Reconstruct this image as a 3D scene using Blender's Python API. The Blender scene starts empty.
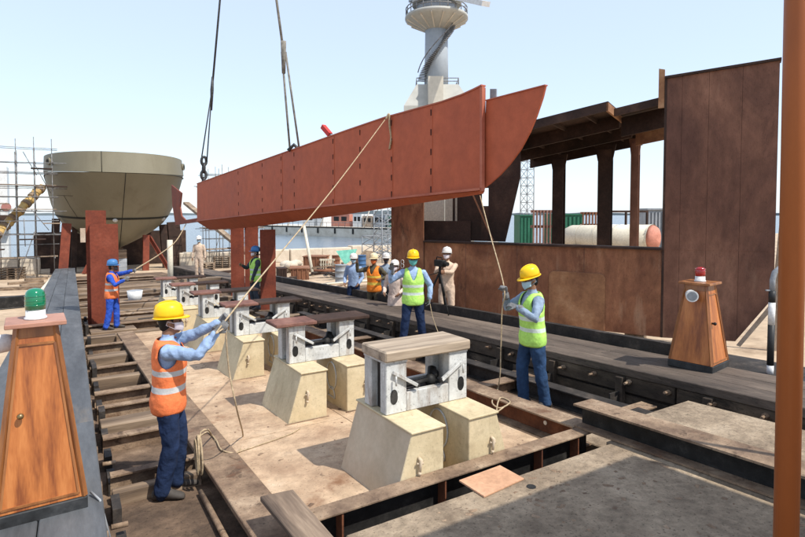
import bpy, bmesh, math, random
import numpy as np
from mathutils import Vector, Matrix, noise as mnoise
random.seed(7)
D = bpy.data
SC = bpy.context.scene
COL = SC.collection
R = math.radians

# ------------------------------------------------------------------ camera
F, CX, CY, HOR, VPX = 550.0, 402.5, 235.0, 213.0, 55.0       # photograph pixels (805 x 537)
CAMZ = 2.1
SL = 0.042                                                   # fall of the slipway towards the sea
PITCH = math.atan((CY - HOR) / F)
YAW = math.atan((CX - VPX) / (F / math.cos(PITCH)))
cam = D.cameras.new('camera'); camo = D.objects.new('camera', cam); COL.objects.link(camo)
cam.sensor_width = 36.0; cam.lens = F / 805 * 36.0
cam.shift_y = -(268.5 - CY) / 805
cam.clip_start = 0.05; cam.clip_end = 20000
camo.location = (0, 0, CAMZ); camo.rotation_euler = (math.pi / 2 - PITCH, 0, -YAW)
SC.camera = camo
SC.render.resolution_x = 1024; SC.render.resolution_y = 683

# ------------------------------------------------------------------ light
SUN = Vector((0.24, -0.52, 0.82)).normalized()
el = math.asin(SUN.z); az = math.atan2(SUN.x, SUN.y)
w = D.worlds.new('World'); SC.world = w; w.use_nodes = True
nt = w.node_tree; nt.nodes.clear()
sky = nt.nodes.new('ShaderNodeTexSky'); sky.sky_type = 'NISHITA'; sky.sun_disc = False
sky.sun_elevation = el; sky.sun_rotation = az; sky.altitude = 0; sky.air_density = 1.0; sky.dust_density = 0.6; sky.ozone_density = 1.0
bg = nt.nodes.new('ShaderNodeBackground'); bg.inputs[1].default_value = 0.142
ow = nt.nodes.new('ShaderNodeOutputWorld')
hz = nt.nodes.new('ShaderNodeMix'); hz.data_type = 'RGBA'; hz.inputs[0].default_value = 0.58; hz.inputs[7].default_value = (4.25, 4.85, 5.9, 1)   # humid coastal air: paler all round
nt.links.new(sky.outputs[0], hz.inputs[6]); nt.links.new(hz.outputs[2], bg.inputs[0]); nt.links.new(bg.outputs[0], ow.inputs[0])
sl = D.lights.new('sun', 'SUN'); sl.energy = 3.3; sl.angle = R(0.6); sl.color = (1.0, 0.955, 0.88)
so = D.objects.new('sun', sl); COL.objects.link(so); so.location = (0, 0, 60)
so.rotation_euler = SUN.to_track_quat('Z', 'Y').to_euler()
SC.view_settings.view_transform = 'Standard'; SC.view_settings.look = 'None'
SC.view_settings.exposure = 0.62; SC.view_settings.gamma = 1.0

# ------------------------------------------------------------------ pixel -> place
cyw, syw, cp, sp = math.cos(YAW), math.sin(YAW), math.cos(PITCH), math.sin(PITCH)
FWD = Vector((syw, cyw, 0)); RGT = Vector((cyw, -syw, 0))
def ray(px, py):
    x = (px - CX) / F; y = (CY - py) / F
    f = cp + y * sp; z = -sp + y * cp
    return Vector((x * cyw + f * syw, -x * syw + f * cyw, z))
def G(px, py, h=0.0):                      # point on the sloping slipway plane at height h
    r = ray(px, py); t = (h - CAMZ) / (r.z + SL * r.y)
    return Vector((r.x * t, r.y * t, CAMZ + r.z * t))
def PD(px, py, d):                         # point at forward distance d
    r = ray(px, py); t = d / r.dot(FWD)
    return Vector((0, 0, CAMZ)) + r * t
def PL(px, py, A, B):                      # point on the upright plane through A and B
    A = Vector((A[0], A[1], 0)); B = Vector((B[0], B[1], 0)); d = (B - A)
    n = Vector((-d.y, d.x, 0)); r = ray(px, py); t = A.dot(n) / r.dot(n)
    return Vector((0, 0, CAMZ)) + r * t
def zg(h, y): return h - SL * y

# ------------------------------------------------------------------ materials
MATS = {}
def mat(name, c1, c2=None, c3=None, scale=2.0, rough=0.8, metal=0.0, bump=0.25, bscale=30.0, stretch=(1, 1, 1),
        fine=0.25, fscale=18.0, pos=(0.35, 0.55, 0.72), rand=True, spec=0.25, attr=None, distort=0.0, dirt=None, dirt2=None, streak=None, speck=0.0):
    if name in MATS: return MATS[name]
    m = D.materials.new(name); m.use_nodes = True; t = m.node_tree; N = t.nodes; L = t.links
    b = N['Principled BSDF']; b.inputs['Roughness'].default_value = rough; b.inputs['Metallic'].default_value = metal
    b.inputs['Specular IOR Level'].default_value = spec
    c2 = c2 or tuple(v * 0.8 for v in c1); c3 = c3 or tuple(min(1, v * 1.12) for v in c1)
    tc = N.new('ShaderNodeTexCoord'); mp = N.new('ShaderNodeMapping'); mp.inputs['Scale'].default_value = stretch
    src = tc.outputs['Object']
    if rand:
        oi = N.new('ShaderNodeObjectInfo'); mu = N.new('ShaderNodeMath'); mu.operation = 'MULTIPLY'; mu.inputs[1].default_value = 37.0
        L.new(oi.outputs['Random'], mu.inputs[0]); va = N.new('ShaderNodeVectorMath'); va.operation = 'ADD'
        L.new(src, va.inputs[0]); L.new(mu.outputs[0], va.inputs[1]); src = va.outputs[0]
    L.new(src, mp.inputs['Vector'])
    n1 = N.new('ShaderNodeTexNoise'); n1.inputs['Scale'].default_value = scale; n1.inputs['Detail'].default_value = 9; n1.inputs['Roughness'].default_value = 0.62
    n1.inputs['Distortion'].default_value = distort
    L.new(mp.outputs[0], n1.inputs['Vector'])
    cr = N.new('ShaderNodeValToRGB'); e = cr.color_ramp.elements
    e[0].position = pos[0]; e[0].color = (*c2, 1); e[1].position = pos[1]; e[1].color = (*c1, 1)
    k = e.new(pos[2]); k.color = (*c3, 1)
    L.new(n1.outputs['Fac'], cr.inputs[0]); col = cr.outputs[0]
    n2 = N.new('ShaderNodeTexNoise'); n2.inputs['Scale'].default_value = fscale; n2.inputs['Detail'].default_value = 6; n2.inputs['Roughness'].default_value = 0.7
    L.new(mp.outputs[0], n2.inputs['Vector'])
    mr = N.new('ShaderNodeMapRange'); mr.inputs[1].default_value = 0.3; mr.inputs[2].default_value = 0.7
    mr.inputs[3].default_value = 1 - fine; mr.inputs[4].default_value = 1 + fine * 0.6
    L.new(n2.outputs['Fac'], mr.inputs[0])
    mx = N.new('ShaderNodeVectorMath'); mx.operation = 'MULTIPLY'
    L.new(col, mx.inputs[0]); L.new(mr.outputs[0], mx.inputs[1]); col = mx.outputs[0]
    if streak:                                # (colour, scale, threshold, amount) runs down the surface
        ms = N.new('ShaderNodeMapping'); ms.inputs['Scale'].default_value = (1, 1, 0.16); L.new(src, ms.inputs['Vector'])
        ns = N.new('ShaderNodeTexNoise'); ns.inputs['Scale'].default_value = streak[1]; ns.inputs['Detail'].default_value = 7; ns.inputs['Roughness'].default_value = 0.65; ns.inputs['Distortion'].default_value = 0.15
        L.new(ms.outputs[0], ns.inputs['Vector'])
        nb_ = N.new('ShaderNodeTexNoise'); nb_.inputs['Scale'].default_value = 1.1; nb_.inputs['Detail'].default_value = 4; L.new(src, nb_.inputs['Vector'])
        sa = N.new('ShaderNodeMath'); sa.operation = 'MULTIPLY_ADD'; sa.inputs[1].default_value = 0.5; L.new(nb_.outputs['Fac'], sa.inputs[0]); L.new(ns.outputs['Fac'], sa.inputs[2])
        sm_ = N.new('ShaderNodeMapRange'); sm_.inputs[1].default_value = streak[2] + .25; sm_.inputs[2].default_value = streak[2] + .40; sm_.inputs[4].default_value = streak[3]
        L.new(sa.outputs[0], sm_.inputs[0])
        mm = N.new('ShaderNodeMix'); mm.data_type = 'RGBA'; L.new(sm_.outputs[0], mm.inputs[0]); L.new(col, mm.inputs[6]); mm.inputs[7].default_value = (*streak[0], 1); col = mm.outputs[2]
    if dirt2:
        n5 = N.new('ShaderNodeTexNoise'); n5.inputs['Scale'].default_value = dirt2[1]; n5.inputs['Detail'].default_value = 12; n5.inputs['Roughness'].default_value = 0.75; n5.inputs['Distortion'].default_value = 0.6
        sh2 = N.new('ShaderNodeVectorMath'); sh2.operation = 'ADD'; sh2.inputs[1].default_value = (-7.7, 15.1, 2.3)
        L.new(mp.outputs[0], sh2.inputs[0]); L.new(sh2.outputs[0], n5.inputs['Vector'])
        m5 = N.new('ShaderNodeMapRange'); m5.inputs[1].default_value = dirt2[2]; m5.inputs[2].default_value = dirt2[2] + 0.07; m5.inputs[4].default_value = .85
        L.new(n5.outputs['Fac'], m5.inputs[0])
        mm = N.new('ShaderNodeMix'); mm.data_type = 'RGBA'; L.new(m5.outputs[0], mm.inputs[0]); L.new(col, mm.inputs[6]); mm.inputs[7].default_value = (*dirt2[0], 1); col = mm.outputs[2]
    if speck:
        n6 = N.new('ShaderNodeTexNoise'); n6.inputs['Scale'].default_value = 55; n6.inputs['Detail'].default_value = 3; L.new(mp.outputs[0], n6.inputs['Vector'])
        m6 = N.new('ShaderNodeMapRange'); m6.inputs[1].default_value = .60; m6.inputs[2].default_value = .70; m6.inputs[3].default_value = 1; m6.inputs[4].default_value = 1 - speck; L.new(n6.outputs['Fac'], m6.inputs[0])
        mv = N.new('ShaderNodeVectorMath'); mv.operation = 'MULTIPLY'; L.new(col, mv.inputs[0]); L.new(m6.outputs[0], mv.inputs[1]); col = mv.outputs[0]
    if dirt:                                  # (colour, scale, threshold) patches of a second colour
        n3 = N.new('ShaderNodeTexNoise'); n3.inputs['Scale'].default_value = dirt[1]; n3.inputs['Detail'].default_value = 10; n3.inputs['Roughness'].default_value = 0.68
        sh = N.new('ShaderNodeVectorMath'); sh.operation = 'ADD'; sh.inputs[1].default_value = (13.7, 5.1, 9.3)
        L.new(mp.outputs[0], sh.inputs[0]); L.new(sh.outputs[0], n3.inputs['Vector'])
        m3 = N.new('ShaderNodeMapRange'); m3.inputs[1].default_value = dirt[2]; m3.inputs[2].default_value = dirt[2] + 0.13
        L.new(n3.outputs['Fac'], m3.inputs[0])
        mm = N.new('ShaderNodeMix'); mm.data_type = 'RGBA'; L.new(m3.outputs[0], mm.inputs[0]); L.new(col, mm.inputs[6]); mm.inputs[7].default_value = (*dirt[0], 1)
        col = mm.outputs[2]
    L.new(col, b.inputs['Base Color'])
    if bump:
        n4 = N.new('ShaderNodeTexNoise'); n4.inputs['Scale'].default_value = bscale; n4.inputs['Detail'].default_value = 6
        L.new(mp.outputs[0], n4.inputs['Vector'])
        bp = N.new('ShaderNodeBump'); bp.inputs['Strength'].default_value = bump; bp.inputs['Distance'].default_value = 0.02
        L.new(n4.outputs['Fac'], bp.inputs['Height']); L.new(bp.outputs[0], b.inputs['Normal'])
        m['has_bump'] = 1
    rr = N.new('ShaderNodeMapRange'); rr.inputs[3].default_value = max(0.02, rough - 0.12); rr.inputs[4].default_value = min(1, rough + 0.12)
    L.new(n1.outputs['Fac'], rr.inputs[0]); L.new(rr.outputs[0], b.inputs['Roughness'])
    MATS[name] = m
    return m

def wood_mat(name, c1, c2, c3, rough=0.35, axis='Z', wscale=9.0, bump=0.1, coat=0.0):
    if name in MATS: return MATS[name]
    m = D.materials.new(name); m.use_nodes = True; t = m.node_tree; N = t.nodes; L = t.links
    b = N['Principled BSDF']; b.inputs['Roughness'].default_value = rough; b.inputs['Coat Weight'].default_value = coat
    tc = N.new('ShaderNodeTexCoord'); oi = N.new('ShaderNodeObjectInfo'); mu = N.new('ShaderNodeMath'); mu.operation = 'MULTIPLY'; mu.inputs[1].default_value = 23
    L.new(oi.outputs['Random'], mu.inputs[0]); va = N.new('ShaderNodeVectorMath'); va.operation = 'ADD'
    L.new(tc.outputs['Object'], va.inputs[0]); L.new(mu.outputs[0], va.inputs[1])
    mp = N.new('ShaderNodeMapping'); s = {'X': (0.07, 1, 1), 'Y': (1, 0.07, 1), 'Z': (1, 1, 0.07)}[axis]; mp.inputs['Scale'].default_value = s
    L.new(va.outputs[0], mp.inputs['Vector'])
    n0 = N.new('ShaderNodeTexNoise'); n0.inputs['Scale'].default_value = wscale; n0.inputs['Detail'].default_value = 3; n0.inputs['Distortion'].default_value = 0.35
    L.new(mp.outputs[0], n0.inputs['Vector'])
    n1 = N.new('ShaderNodeTexNoise'); n1.inputs['Scale'].default_value = wscale * 9; n1.inputs['Detail'].default_value = 5
    L.new(mp.outputs[0], n1.inputs['Vector'])
    ad = N.new('ShaderNodeMath'); ad.operation = 'MULTIPLY_ADD'; ad.inputs[1].default_value = 0.3
    L.new(n1.outputs['Fac'], ad.inputs[0]); L.new(n0.outputs['Fac'], ad.inputs[2])
    cr = N.new('ShaderNodeValToRGB'); e = cr.color_ramp.elements
    e[0].position = 0.45; e[0].color = (*c2, 1); e[1].position = 0.66; e[1].color = (*c1, 1); k = e.new(0.85); k.color = (*c3, 1)
    L.new(ad.outputs[0], cr.inputs[0]); L.new(cr.outputs[0], b.inputs['Base Color'])
    bp = N.new('ShaderNodeBump'); bp.inputs['Strength'].default_value = bump; bp.inputs['Distance'].default_value = 0.01
    L.new(ad.outputs[0], bp.inputs['Height']); L.new(bp.outputs[0], b.inputs['Normal'])
    MATS[name] = m
    return m

sand = mat('sand', (0.52, 0.39, 0.265), (0.40, 0.29, 0.19), (0.60, 0.47, 0.33), scale=0.35, rough=0.95, bump=0.5, bscale=6, rand=False, fscale=3, dirt=((0.25, 0.17, 0.11), 0.5, 0.6))
dirtm = mat('pit_dirt', (0.17, 0.112, 0.073), (0.075, 0.05, 0.034), (0.33, 0.23, 0.152), dirt2=((0.05, 0.036, 0.028), 2.5, 0.58), speck=.5, scale=1.6, rough=0.95, bump=0.7, bscale=14, rand=False, dirt=((0.06, 0.045, 0.035), 1.1, 0.6))  # dirt colour, darkened further to imitate shade between the cross beams
floorp = mat('dusty_steel_plate', (0.50, 0.355, 0.23), (0.33, 0.215, 0.135), (0.60, 0.455, 0.315), dirt2=((0.26, 0.165, 0.105), 3.2, 0.60), speck=.45, scale=1.7, rough=0.85, bump=0.2, bscale=22, fscale=9, rand=False, dirt=((0.22, 0.115, 0.062), 2.0, 0.585))
concr = mat('worn_concrete', (0.305, 0.232, 0.158), (0.19, 0.14, 0.095), (0.41, 0.32, 0.225), dirt2=((0.16, 0.115, 0.08), 4.5, 0.595), speck=.55, scale=1.8, rough=0.92, bump=0.5, bscale=25, rand=False, fine=0.35, fscale=16, dirt=((0.13, 0.092, 0.062), 2.2, 0.575))
oldbeam = mat('dusty_old_steel', (0.27, 0.185, 0.12), (0.14, 0.09, 0.06), (0.42, 0.31, 0.21), dirt2=((0.07, 0.045, 0.03), 3.5, 0.58), speck=.5, scale=3, rough=0.85, bump=0.35, bscale=30, dirt=((0.14, 0.07, 0.04), 3, 0.58))
rustweb = mat('red_rust', (0.17, 0.062, 0.03), (0.085, 0.033, 0.02), (0.25, 0.10, 0.05), scale=3, rough=0.85, bump=0.35, dirt=((0.30, 0.2, 0.13), 2.5, 0.64))
darksteel = mat('dark_steel', (0.045, 0.038, 0.033), (0.022, 0.019, 0.017), (0.12, 0.095, 0.075), scale=3, rough=0.7, bump=0.3, dirt=((0.16, 0.12, 0.09), 2.2, 0.66))
oldtimber = wood_mat('old_timber', (0.20, 0.14, 0.095), (0.085, 0.058, 0.04), (0.36, 0.265, 0.18), rough=0.9, axis='Y', wscale=8, bump=0.5)
oldtimberx = wood_mat('old_timber_across', (0.19, 0.13, 0.082), (0.075, 0.05, 0.033), (0.33, 0.24, 0.16), rough=0.9, axis='X', wscale=7, bump=0.5)
blocktim = wood_mat('pale_timber', (0.34, 0.262, 0.185), (0.13, 0.098, 0.07), (0.47, 0.375, 0.275), rough=0.85, axis='X', wscale=9, bump=0.4)
slate = mat('slate_track_plank', (0.105, 0.11, 0.115), (0.07, 0.072, 0.075), (0.15, 0.15, 0.15), scale=2.2, rough=0.62, bump=0.2, stretch=(1, 0.15, 1), dirt=((0.19, 0.155, 0.12), 1.7, 0.63))
rway = mat('dusty_track_top', (0.125, 0.096, 0.075), (0.07, 0.054, 0.043), (0.20, 0.155, 0.118), dirt2=((0.045, 0.036, 0.03), 1.5, 0.57), speck=.4, scale=2.0, rough=0.85, bump=0.35, stretch=(1, 0.2, 1), dirt=((0.26, 0.20, 0.145), 1.2, 0.63))
grime_shade = mat('grimy_shaded_timber', (0.095, 0.07, 0.05), (0.035, 0.027, 0.021), (0.20, 0.15, 0.105), scale=2.4, rough=0.9, bump=0.5, bscale=16, stretch=(1, .35, 1), dirt=((0.27, 0.205, 0.145), 2.0, 0.64), dirt2=((0.02, 0.016, 0.013), 2.2, 0.55), speck=.4)  # timber grime, with extra darkness standing in for shade in the track gaps
cream = mat('cream_paint', (0.61, 0.50, 0.315), (0.52, 0.42, 0.255), (0.67, 0.56, 0.37), scale=2.5, rough=0.6, bump=0.08, fine=0.12, dirt=((0.42, 0.33, 0.20), 2.6, 0.58), dirt2=((0.22, 0.15, 0.085), 6.5, 0.645), streak=((0.36, 0.26, 0.16), 9, 0.53, .4), speck=.2)
creamD = mat('brownish_cream_paint', (0.55, 0.44, 0.31), (0.47, 0.37, 0.25), (0.60, 0.50, 0.36), scale=2.4, rough=0.8, bump=0.06, fine=0.09, dirt=((0.34, 0.27, 0.18), 3.5, 0.66))
greyw = mat('grey_white_paint', (0.58, 0.58, 0.55), (0.43, 0.42, 0.39), (0.66, 0.66, 0.63), scale=3.5, rough=0.55, bump=0.08, fine=0.15, dirt=((0.26, 0.22, 0.17), 4, 0.62), dirt2=((0.13, 0.09, 0.065), 8, 0.63), streak=((0.22, 0.15, 0.10), 12, 0.52, .55), speck=.4)
black = mat('black_grime_and_shade', (0.022, 0.021, 0.02), (0.01, 0.01, 0.01), (0.06, 0.055, 0.05), scale=5, rough=0.6, bump=0.2)
redox = mat('red_oxide_primer', (0.41, 0.098, 0.044), (0.36, 0.084, 0.039), (0.45, 0.115, 0.055), scale=0.8, rough=0.62, bump=0.05, fine=0.16, fscale=5, rand=False, dirt=((0.36, 0.09, 0.048), 1.3, 0.62), dirt2=((0.47, 0.14, 0.075), 2.2, 0.66), streak=((0.29, 0.072, 0.038), 4, 0.57, .35), speck=.08)
rededge = mat('red_oxide_flange', (0.40, 0.125, 0.075), (0.33, 0.09, 0.055), (0.46, 0.16, 0.10), scale=1.5, rough=0.6, bump=0.05, fine=0.1)
redcol = mat('red_oxide_column', (0.20, 0.047, 0.024), (0.14, 0.035, 0.02), (0.245, 0.066, 0.037), scale=2, rough=0.65, bump=0.08, dirt=((0.16, 0.05, 0.03), 2.5, 0.64))
redcap = mat('brown_red_cap', (0.21, 0.10, 0.075), (0.12, 0.058, 0.045), (0.30, 0.165, 0.125), scale=4, rough=0.75, bump=0.2)
rustw = mat('rust_plate', (0.27, 0.122, 0.065), (0.135, 0.056, 0.034), (0.43, 0.22, 0.115), scale=0.9, rough=0.85, bump=0.12, stretch=(1, 1, 0.5), fine=0.3, fscale=7, distort=0.9, dirt=((0.40, 0.225, 0.12), 1.1, 0.62), dirt2=((0.065, 0.036, 0.026), 1.3, 0.58), streak=((0.42, 0.29, 0.19), 3.5, 0.57, .4), speck=.3, rand=False)
rustw2 = mat('rust_plate_tall', (0.21, 0.102, 0.066), (0.125, 0.06, 0.042), (0.30, 0.155, 0.10), scale=0.8, rough=0.85, bump=0.1, stretch=(1, 1, 0.5), fine=0.25, fscale=7, distort=0.7, dirt2=((0.115, 0.055, 0.038), 1.2, 0.585), streak=((0.30, 0.19, 0.125), 3, 0.58, .35), speck=.25, rand=False)
rustpatch = mat('rust_patch', (0.33, 0.17, 0.085), (0.17, 0.078, 0.043), (0.47, 0.285, 0.16), scale=1.3, rough=0.9, bump=0.15, fine=0.2)
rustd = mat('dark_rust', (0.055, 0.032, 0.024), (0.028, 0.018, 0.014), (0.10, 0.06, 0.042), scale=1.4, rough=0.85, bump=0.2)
beigep = mat('beige_old_plate', (0.46, 0.36, 0.27), (0.33, 0.23, 0.16), (0.58, 0.49, 0.39), scale=1.4, rough=0.85, bump=0.1)
hullm = mat('olive_hull_paint', (0.20, 0.178, 0.12), (0.175, 0.154, 0.102), (0.222, 0.198, 0.137), scale=0.35, rough=0.55, spec=.35, bump=0.03, bscale=4, fine=0.06, rand=False, stretch=(1, 1, 0.5), streak=((0.15, 0.125, 0.082), 1.2, .55, .5))
hullin = mat('hull_dark', (0.03, 0.028, 0.022), rough=0.8)
galv = mat('galvanised_tube', (0.24, 0.235, 0.23), (0.12, 0.11, 0.1), (0.34, 0.335, 0.33), scale=4, rough=0.5, metal=0.3, bump=0)
plankm = mat('scaffold_board', (0.30, 0.22, 0.15), (0.18, 0.13, 0.09), (0.4, 0.31, 0.22), scale=3, rough=0.9, bump=0.2)
stone = mat('pale_concrete_block', (0.60, 0.52, 0.41), (0.50, 0.42, 0.32), (0.68, 0.60, 0.49), scale=1.1, rough=0.9, bump=0.3, dirt=((0.40, 0.32, 0.23), 1.2, 0.62))
whitep = mat('white_paint', (0.74, 0.74, 0.72), (0.62, 0.61, 0.58), (0.8, 0.8, 0.78), scale=3, rough=0.5, bump=0.03)
cranew = mat('crane_grey', (0.36, 0.395, 0.425), (0.31, 0.34, 0.365), (0.40, 0.435, 0.46), scale=0.6, rough=0.5, bump=0, fine=0.06)
cranebase = mat('crane_cream', (0.44, 0.43, 0.385), (0.36, 0.35, 0.31), (0.50, 0.49, 0.44), scale=0.4, rough=0.6, bump=0, fine=0.06)
cable = mat('steel_cable', (0.05, 0.05, 0.05), (0.03, 0.03, 0.03), (0.1, 0.1, 0.1), scale=20, rough=0.5, bump=0)
slingm = mat('webbing_sling', (0.22, 0.20, 0.17), (0.13, 0.12, 0.1), (0.32, 0.3, 0.26), scale=8, rough=0.9, bump=0.1)
ropem = mat('hemp_rope', (0.46, 0.35, 0.22), (0.33, 0.25, 0.15), (0.56, 0.44, 0.29), scale=30, rough=0.95, bump=0.3, bscale=120)
yellowm = mat('yellow_paint', (0.58, 0.38, 0.13), (0.38, 0.25, 0.11), (0.66, 0.48, 0.22), scale=2, rough=0.6, bump=0.05)
varnish = wood_mat('varnished_teak', (0.41, 0.13, 0.03), (0.21, 0.056, 0.013), (0.54, 0.20, 0.055), rough=0.45, axis='Z', wscale=11, bump=0.05, coat=0.06)
varnishd = wood_mat('dark_teak_trim', (0.27, 0.10, 0.03), (0.16, 0.055, 0.018), (0.34, 0.14, 0.045), rough=0.4, axis='Z', wscale=11, bump=0.05, coat=0.1)
pinktop = mat('pinkish_board', (0.42, 0.215, 0.15), (0.33, 0.16, 0.11), (0.47, 0.26, 0.19), scale=3, rough=0.55, bump=0.03, fine=0.1)
plinthm = mat('black_plinth', (0.035, 0.036, 0.037), (0.02, 0.02, 0.02), (0.07, 0.07, 0.07), scale=6, rough=0.6, bump=0.1)
polem = mat('brown_pole_paint', (0.30, 0.093, 0.026), (0.25, 0.077, 0.022), (0.34, 0.11, 0.033), scale=2, rough=0.4, bump=0.04, fine=0.06, stretch=(1, 1, 0.3))
brass = mat('brass', (0.35, 0.25, 0.12), rough=0.35, metal=0.8, bump=0)
greenc = mat('green_container', (0.03, 0.15, 0.09), (0.025, 0.12, 0.07), (0.04, 0.18, 0.11), scale=1, rough=0.6, bump=0.03)
tealm = mat('green_tarp', (0.16, 0.45, 0.33), (0.12, 0.36, 0.27), (0.22, 0.52, 0.4), scale=4, rough=0.7, bump=0.3)
tankm = mat('cream_tank', (0.66, 0.60, 0.47), (0.58, 0.52, 0.40), (0.71, 0.66, 0.54), scale=1, rough=0.6, bump=0.03)
pinkend = mat('pink_tank_end', (0.55, 0.23, 0.16), (0.47, 0.19, 0.13), (0.6, 0.28, 0.2), scale=2, rough=0.7, bump=0.05)
rackm = mat('pink_rack', (0.27, 0.15, 0.115), (0.19, 0.10, 0.075), (0.34, 0.20, 0.155), scale=2, rough=0.8, bump=0.1)
greybin = mat('grey_bin', (0.30, 0.32, 0.34), (0.22, 0.24, 0.26), (0.38, 0.4, 0.42), scale=1, rough=0.6, bump=0.05)
bargem = mat('barge_hull', (0.66, 0.60, 0.50), (0.52, 0.46, 0.37), (0.74, 0.68, 0.58), scale=0.5, rough=0.8, bump=0.05, dirt=((0.25, 0.2, 0.16), 0.6, 0.62))
plyw = mat('plywood_sheet', (0.60, 0.34, 0.205), (0.5, 0.28, 0.165), (0.66, 0.40, 0.26), scale=3, rough=0.85, bump=0.1)
canvas = mat('canopy_canvas', (0.35, 0.33, 0.3), rough=0.9)
def plain(name, c, rough=0.6, **k): return mat(name, c, tuple(v * 0.9 for v in c), tuple(min(1, v * 1.08) for v in c), rough=rough, bump=k.pop('bump', 0.03), fine=0.06, **k)

# ------------------------------------------------------------------ mesh helpers
class MB:
    def __init__(s): s.v = []; s.f = []; s.sm = []
    def add(s, vs, fs, smooth=False):
        n = len(s.v); s.v += [Vector(v) for v in vs]
        for f in fs: s.f.append([n + i for i in f]); s.sm.append(smooth)
        return s
    def hexa(s, p):                        # 8 corners: bottom ring 0-3 (ccw), top ring 4-7
        return s.add(p, [(3, 2, 1, 0), (4, 5, 6, 7), (0, 1, 5, 4), (1, 2, 6, 5), (2, 3, 7, 6), (3, 0, 4, 7)])
    def box(s, x0, x1, y0, y1, z0, z1):
        return s.hexa([(x0, y0, z0), (x1, y0, z0), (x1, y1, z0), (x0, y1, z0), (x0, y0, z1), (x1, y0, z1), (x1, y1, z1), (x0, y1, z1)])
    def bar(s, a, b, w, h=None, up=(0, 0, 1)):
        a = Vector(a); b = Vector(b); h = h or w; d = (b - a).normalized(); u = Vector(up)
        if abs(d.dot(u)) > 0.98: u = Vector((0, 1, 0))
        x = d.cross(u).normalized() * w / 2; y = x.normalized().cross(d).normalized() * h / 2
        return s.hexa([a - x - y, a + x - y, a + x + y, a - x + y, b - x - y, b + x - y, b + x + y, b - x + y])
    def tube(s, path, r, n=8, caps=True, smooth=True):
        P = [Vector(p) for p in path]; rr = r if isinstance(r, (list, tuple)) else [r] * len(P)
        prev = None; rings = []
        for i, p in enumerate(P):
            d = (P[min(i + 1, len(P) - 1)] - P[max(i - 1, 0)]).normalized()
            if prev is None:
                u = Vector((0, 0, 1)) if abs(d.z) < 0.9 else Vector((0, 1, 0)); x = d.cross(u).normalized()
            else:
                x = (prev - d * prev.dot(d)).normalized()
            prev = x; y = d.cross(x)
            rings.append([p + (x * math.cos(2 * math.pi * k / n) + y * math.sin(2 * math.pi * k / n)) * rr[i] for k in range(n)])
        return s.rings(rings, caps, smooth)
    def rings(s, rings, caps=True, smooth=True, closed=True):
        n = len(rings[0]); vs = [v for r_ in rings for v in r_]; fs = []
        for i in range(len(rings) - 1):
            for k in range(n if closed else n - 1):
                k2 = (k + 1) % n; fs.append((i * n + k, i * n + k2, (i + 1) * n + k2, (i + 1) * n + k))
        s.add(vs, fs, smooth)
        if caps:
            b = len(s.v) - len(vs); s.f.append([b + k for k in range(n)][::-1]); s.sm.append(False)
            b2 = len(s.v) - n; s.f.append([b2 + k for k in range(n)]); s.sm.append(False)
        return s
    def ball(s, c, r, n=12, m=8, rot=None):
        c = Vector(c); r = Vector((r, r, r)) if not hasattr(r, '__len__') else Vector(r)
        rg = []
        for i in range(m + 1):
            a = -math.pi / 2 + math.pi * i / m; ca, sa = max(0.02, math.cos(a)), math.sin(a)
            ring = [Vector((math.cos(2 * math.pi * k / n) * ca * r.x, math.sin(2 * math.pi * k / n) * ca * r.y, sa * r.z)) for k in range(n)]
            if rot: ring = [rot @ v for v in ring]
            rg.append([c + v for v in ring])
        return s.rings(rg)
    def cyl(s, c, r, z0, z1, n=16, r2=None):
        r2 = r if r2 is None else r2
        return s.rings([[Vector((c[0] + math.cos(2 * math.pi * k / n) * q, c[1] + math.sin(2 * math.pi * k / n) * q, z)) for k in range(n)] for q, z in ((r, z0), (r2, z1))])
    def prism(s, poly, vec):               # planar polygon extruded by vec
        n = len(poly); P = [Vector(p) for p in poly]; v = Vector(vec); vs = P + [p + v for p in P]
        fs = [tuple(range(n))[::-1], tuple(range(n, 2 * n))] + [(i, (i + 1) % n, n + (i + 1) % n, n + i) for i in range(n)]
        return s.add(vs, fs)
    def mesh(s, name, m, org=None):
        me = D.meshes.new(name); o = Vector(org) if org is not None else Vector((0, 0, 0))
        me.from_pydata([v - o for v in s.v], [], s.f); me.polygons.foreach_set('use_smooth', s.sm)
        bm = bmesh.new(); bm.from_mesh(me); bmesh.ops.recalc_face_normals(bm, faces=bm.faces); bm.to_mesh(me); bm.free()
        if m: me.materials.append(m)
        return me
    def build(s, name, m, parent=None, bevel=0, local=False, **tags):
        """world coordinates unless local; a top-level object gets its origin at its base"""
        if parent is not None:
            org = Vector((0, 0, 0)) if local else parent_loc(parent); loc = Vector((0, 0, 0))
        elif local: org = Vector((0, 0, 0)); loc = org
        else:
            xs = [v.x for v in s.v]; ys = [v.y for v in s.v]; zs = [v.z for v in s.v]
            org = Vector(((min(xs) + max(xs)) / 2, (min(ys) + max(ys)) / 2, min(zs))); loc = org
        o = D.objects.new(name, s.mesh(name, m, org)); COL.objects.link(o); o.location = loc
        if parent is not None: o.parent = parent
        if bevel:
            b = o.modifiers.new('bevel', 'BEVEL'); b.width = bevel; b.segments = 1; b.limit_method = 'ANGLE'; b.angle_limit = R(40)
        tag(o, **tags)
        return o
def parent_loc(p):
    l = Vector((0, 0, 0))
    while p is not None: l += p.location; p = p.parent
    return l
def tag(o, label=None, cat=None, group=None, kind=None):
    if label: o['label'] = label
    if cat: o['category'] = cat
    if group: o['group'] = group
    if kind: o['kind'] = kind
    return o
def thing(name, label, cat, loc=(0, 0, 0), rz=0.0, group=None, kind=None):
    o = D.objects.new(name, None); COL.objects.link(o); o.location = loc; o.rotation_euler = (0, 0, rz); o.empty_display_size = 0.2
    return tag(o, label, cat, group, kind)
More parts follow.
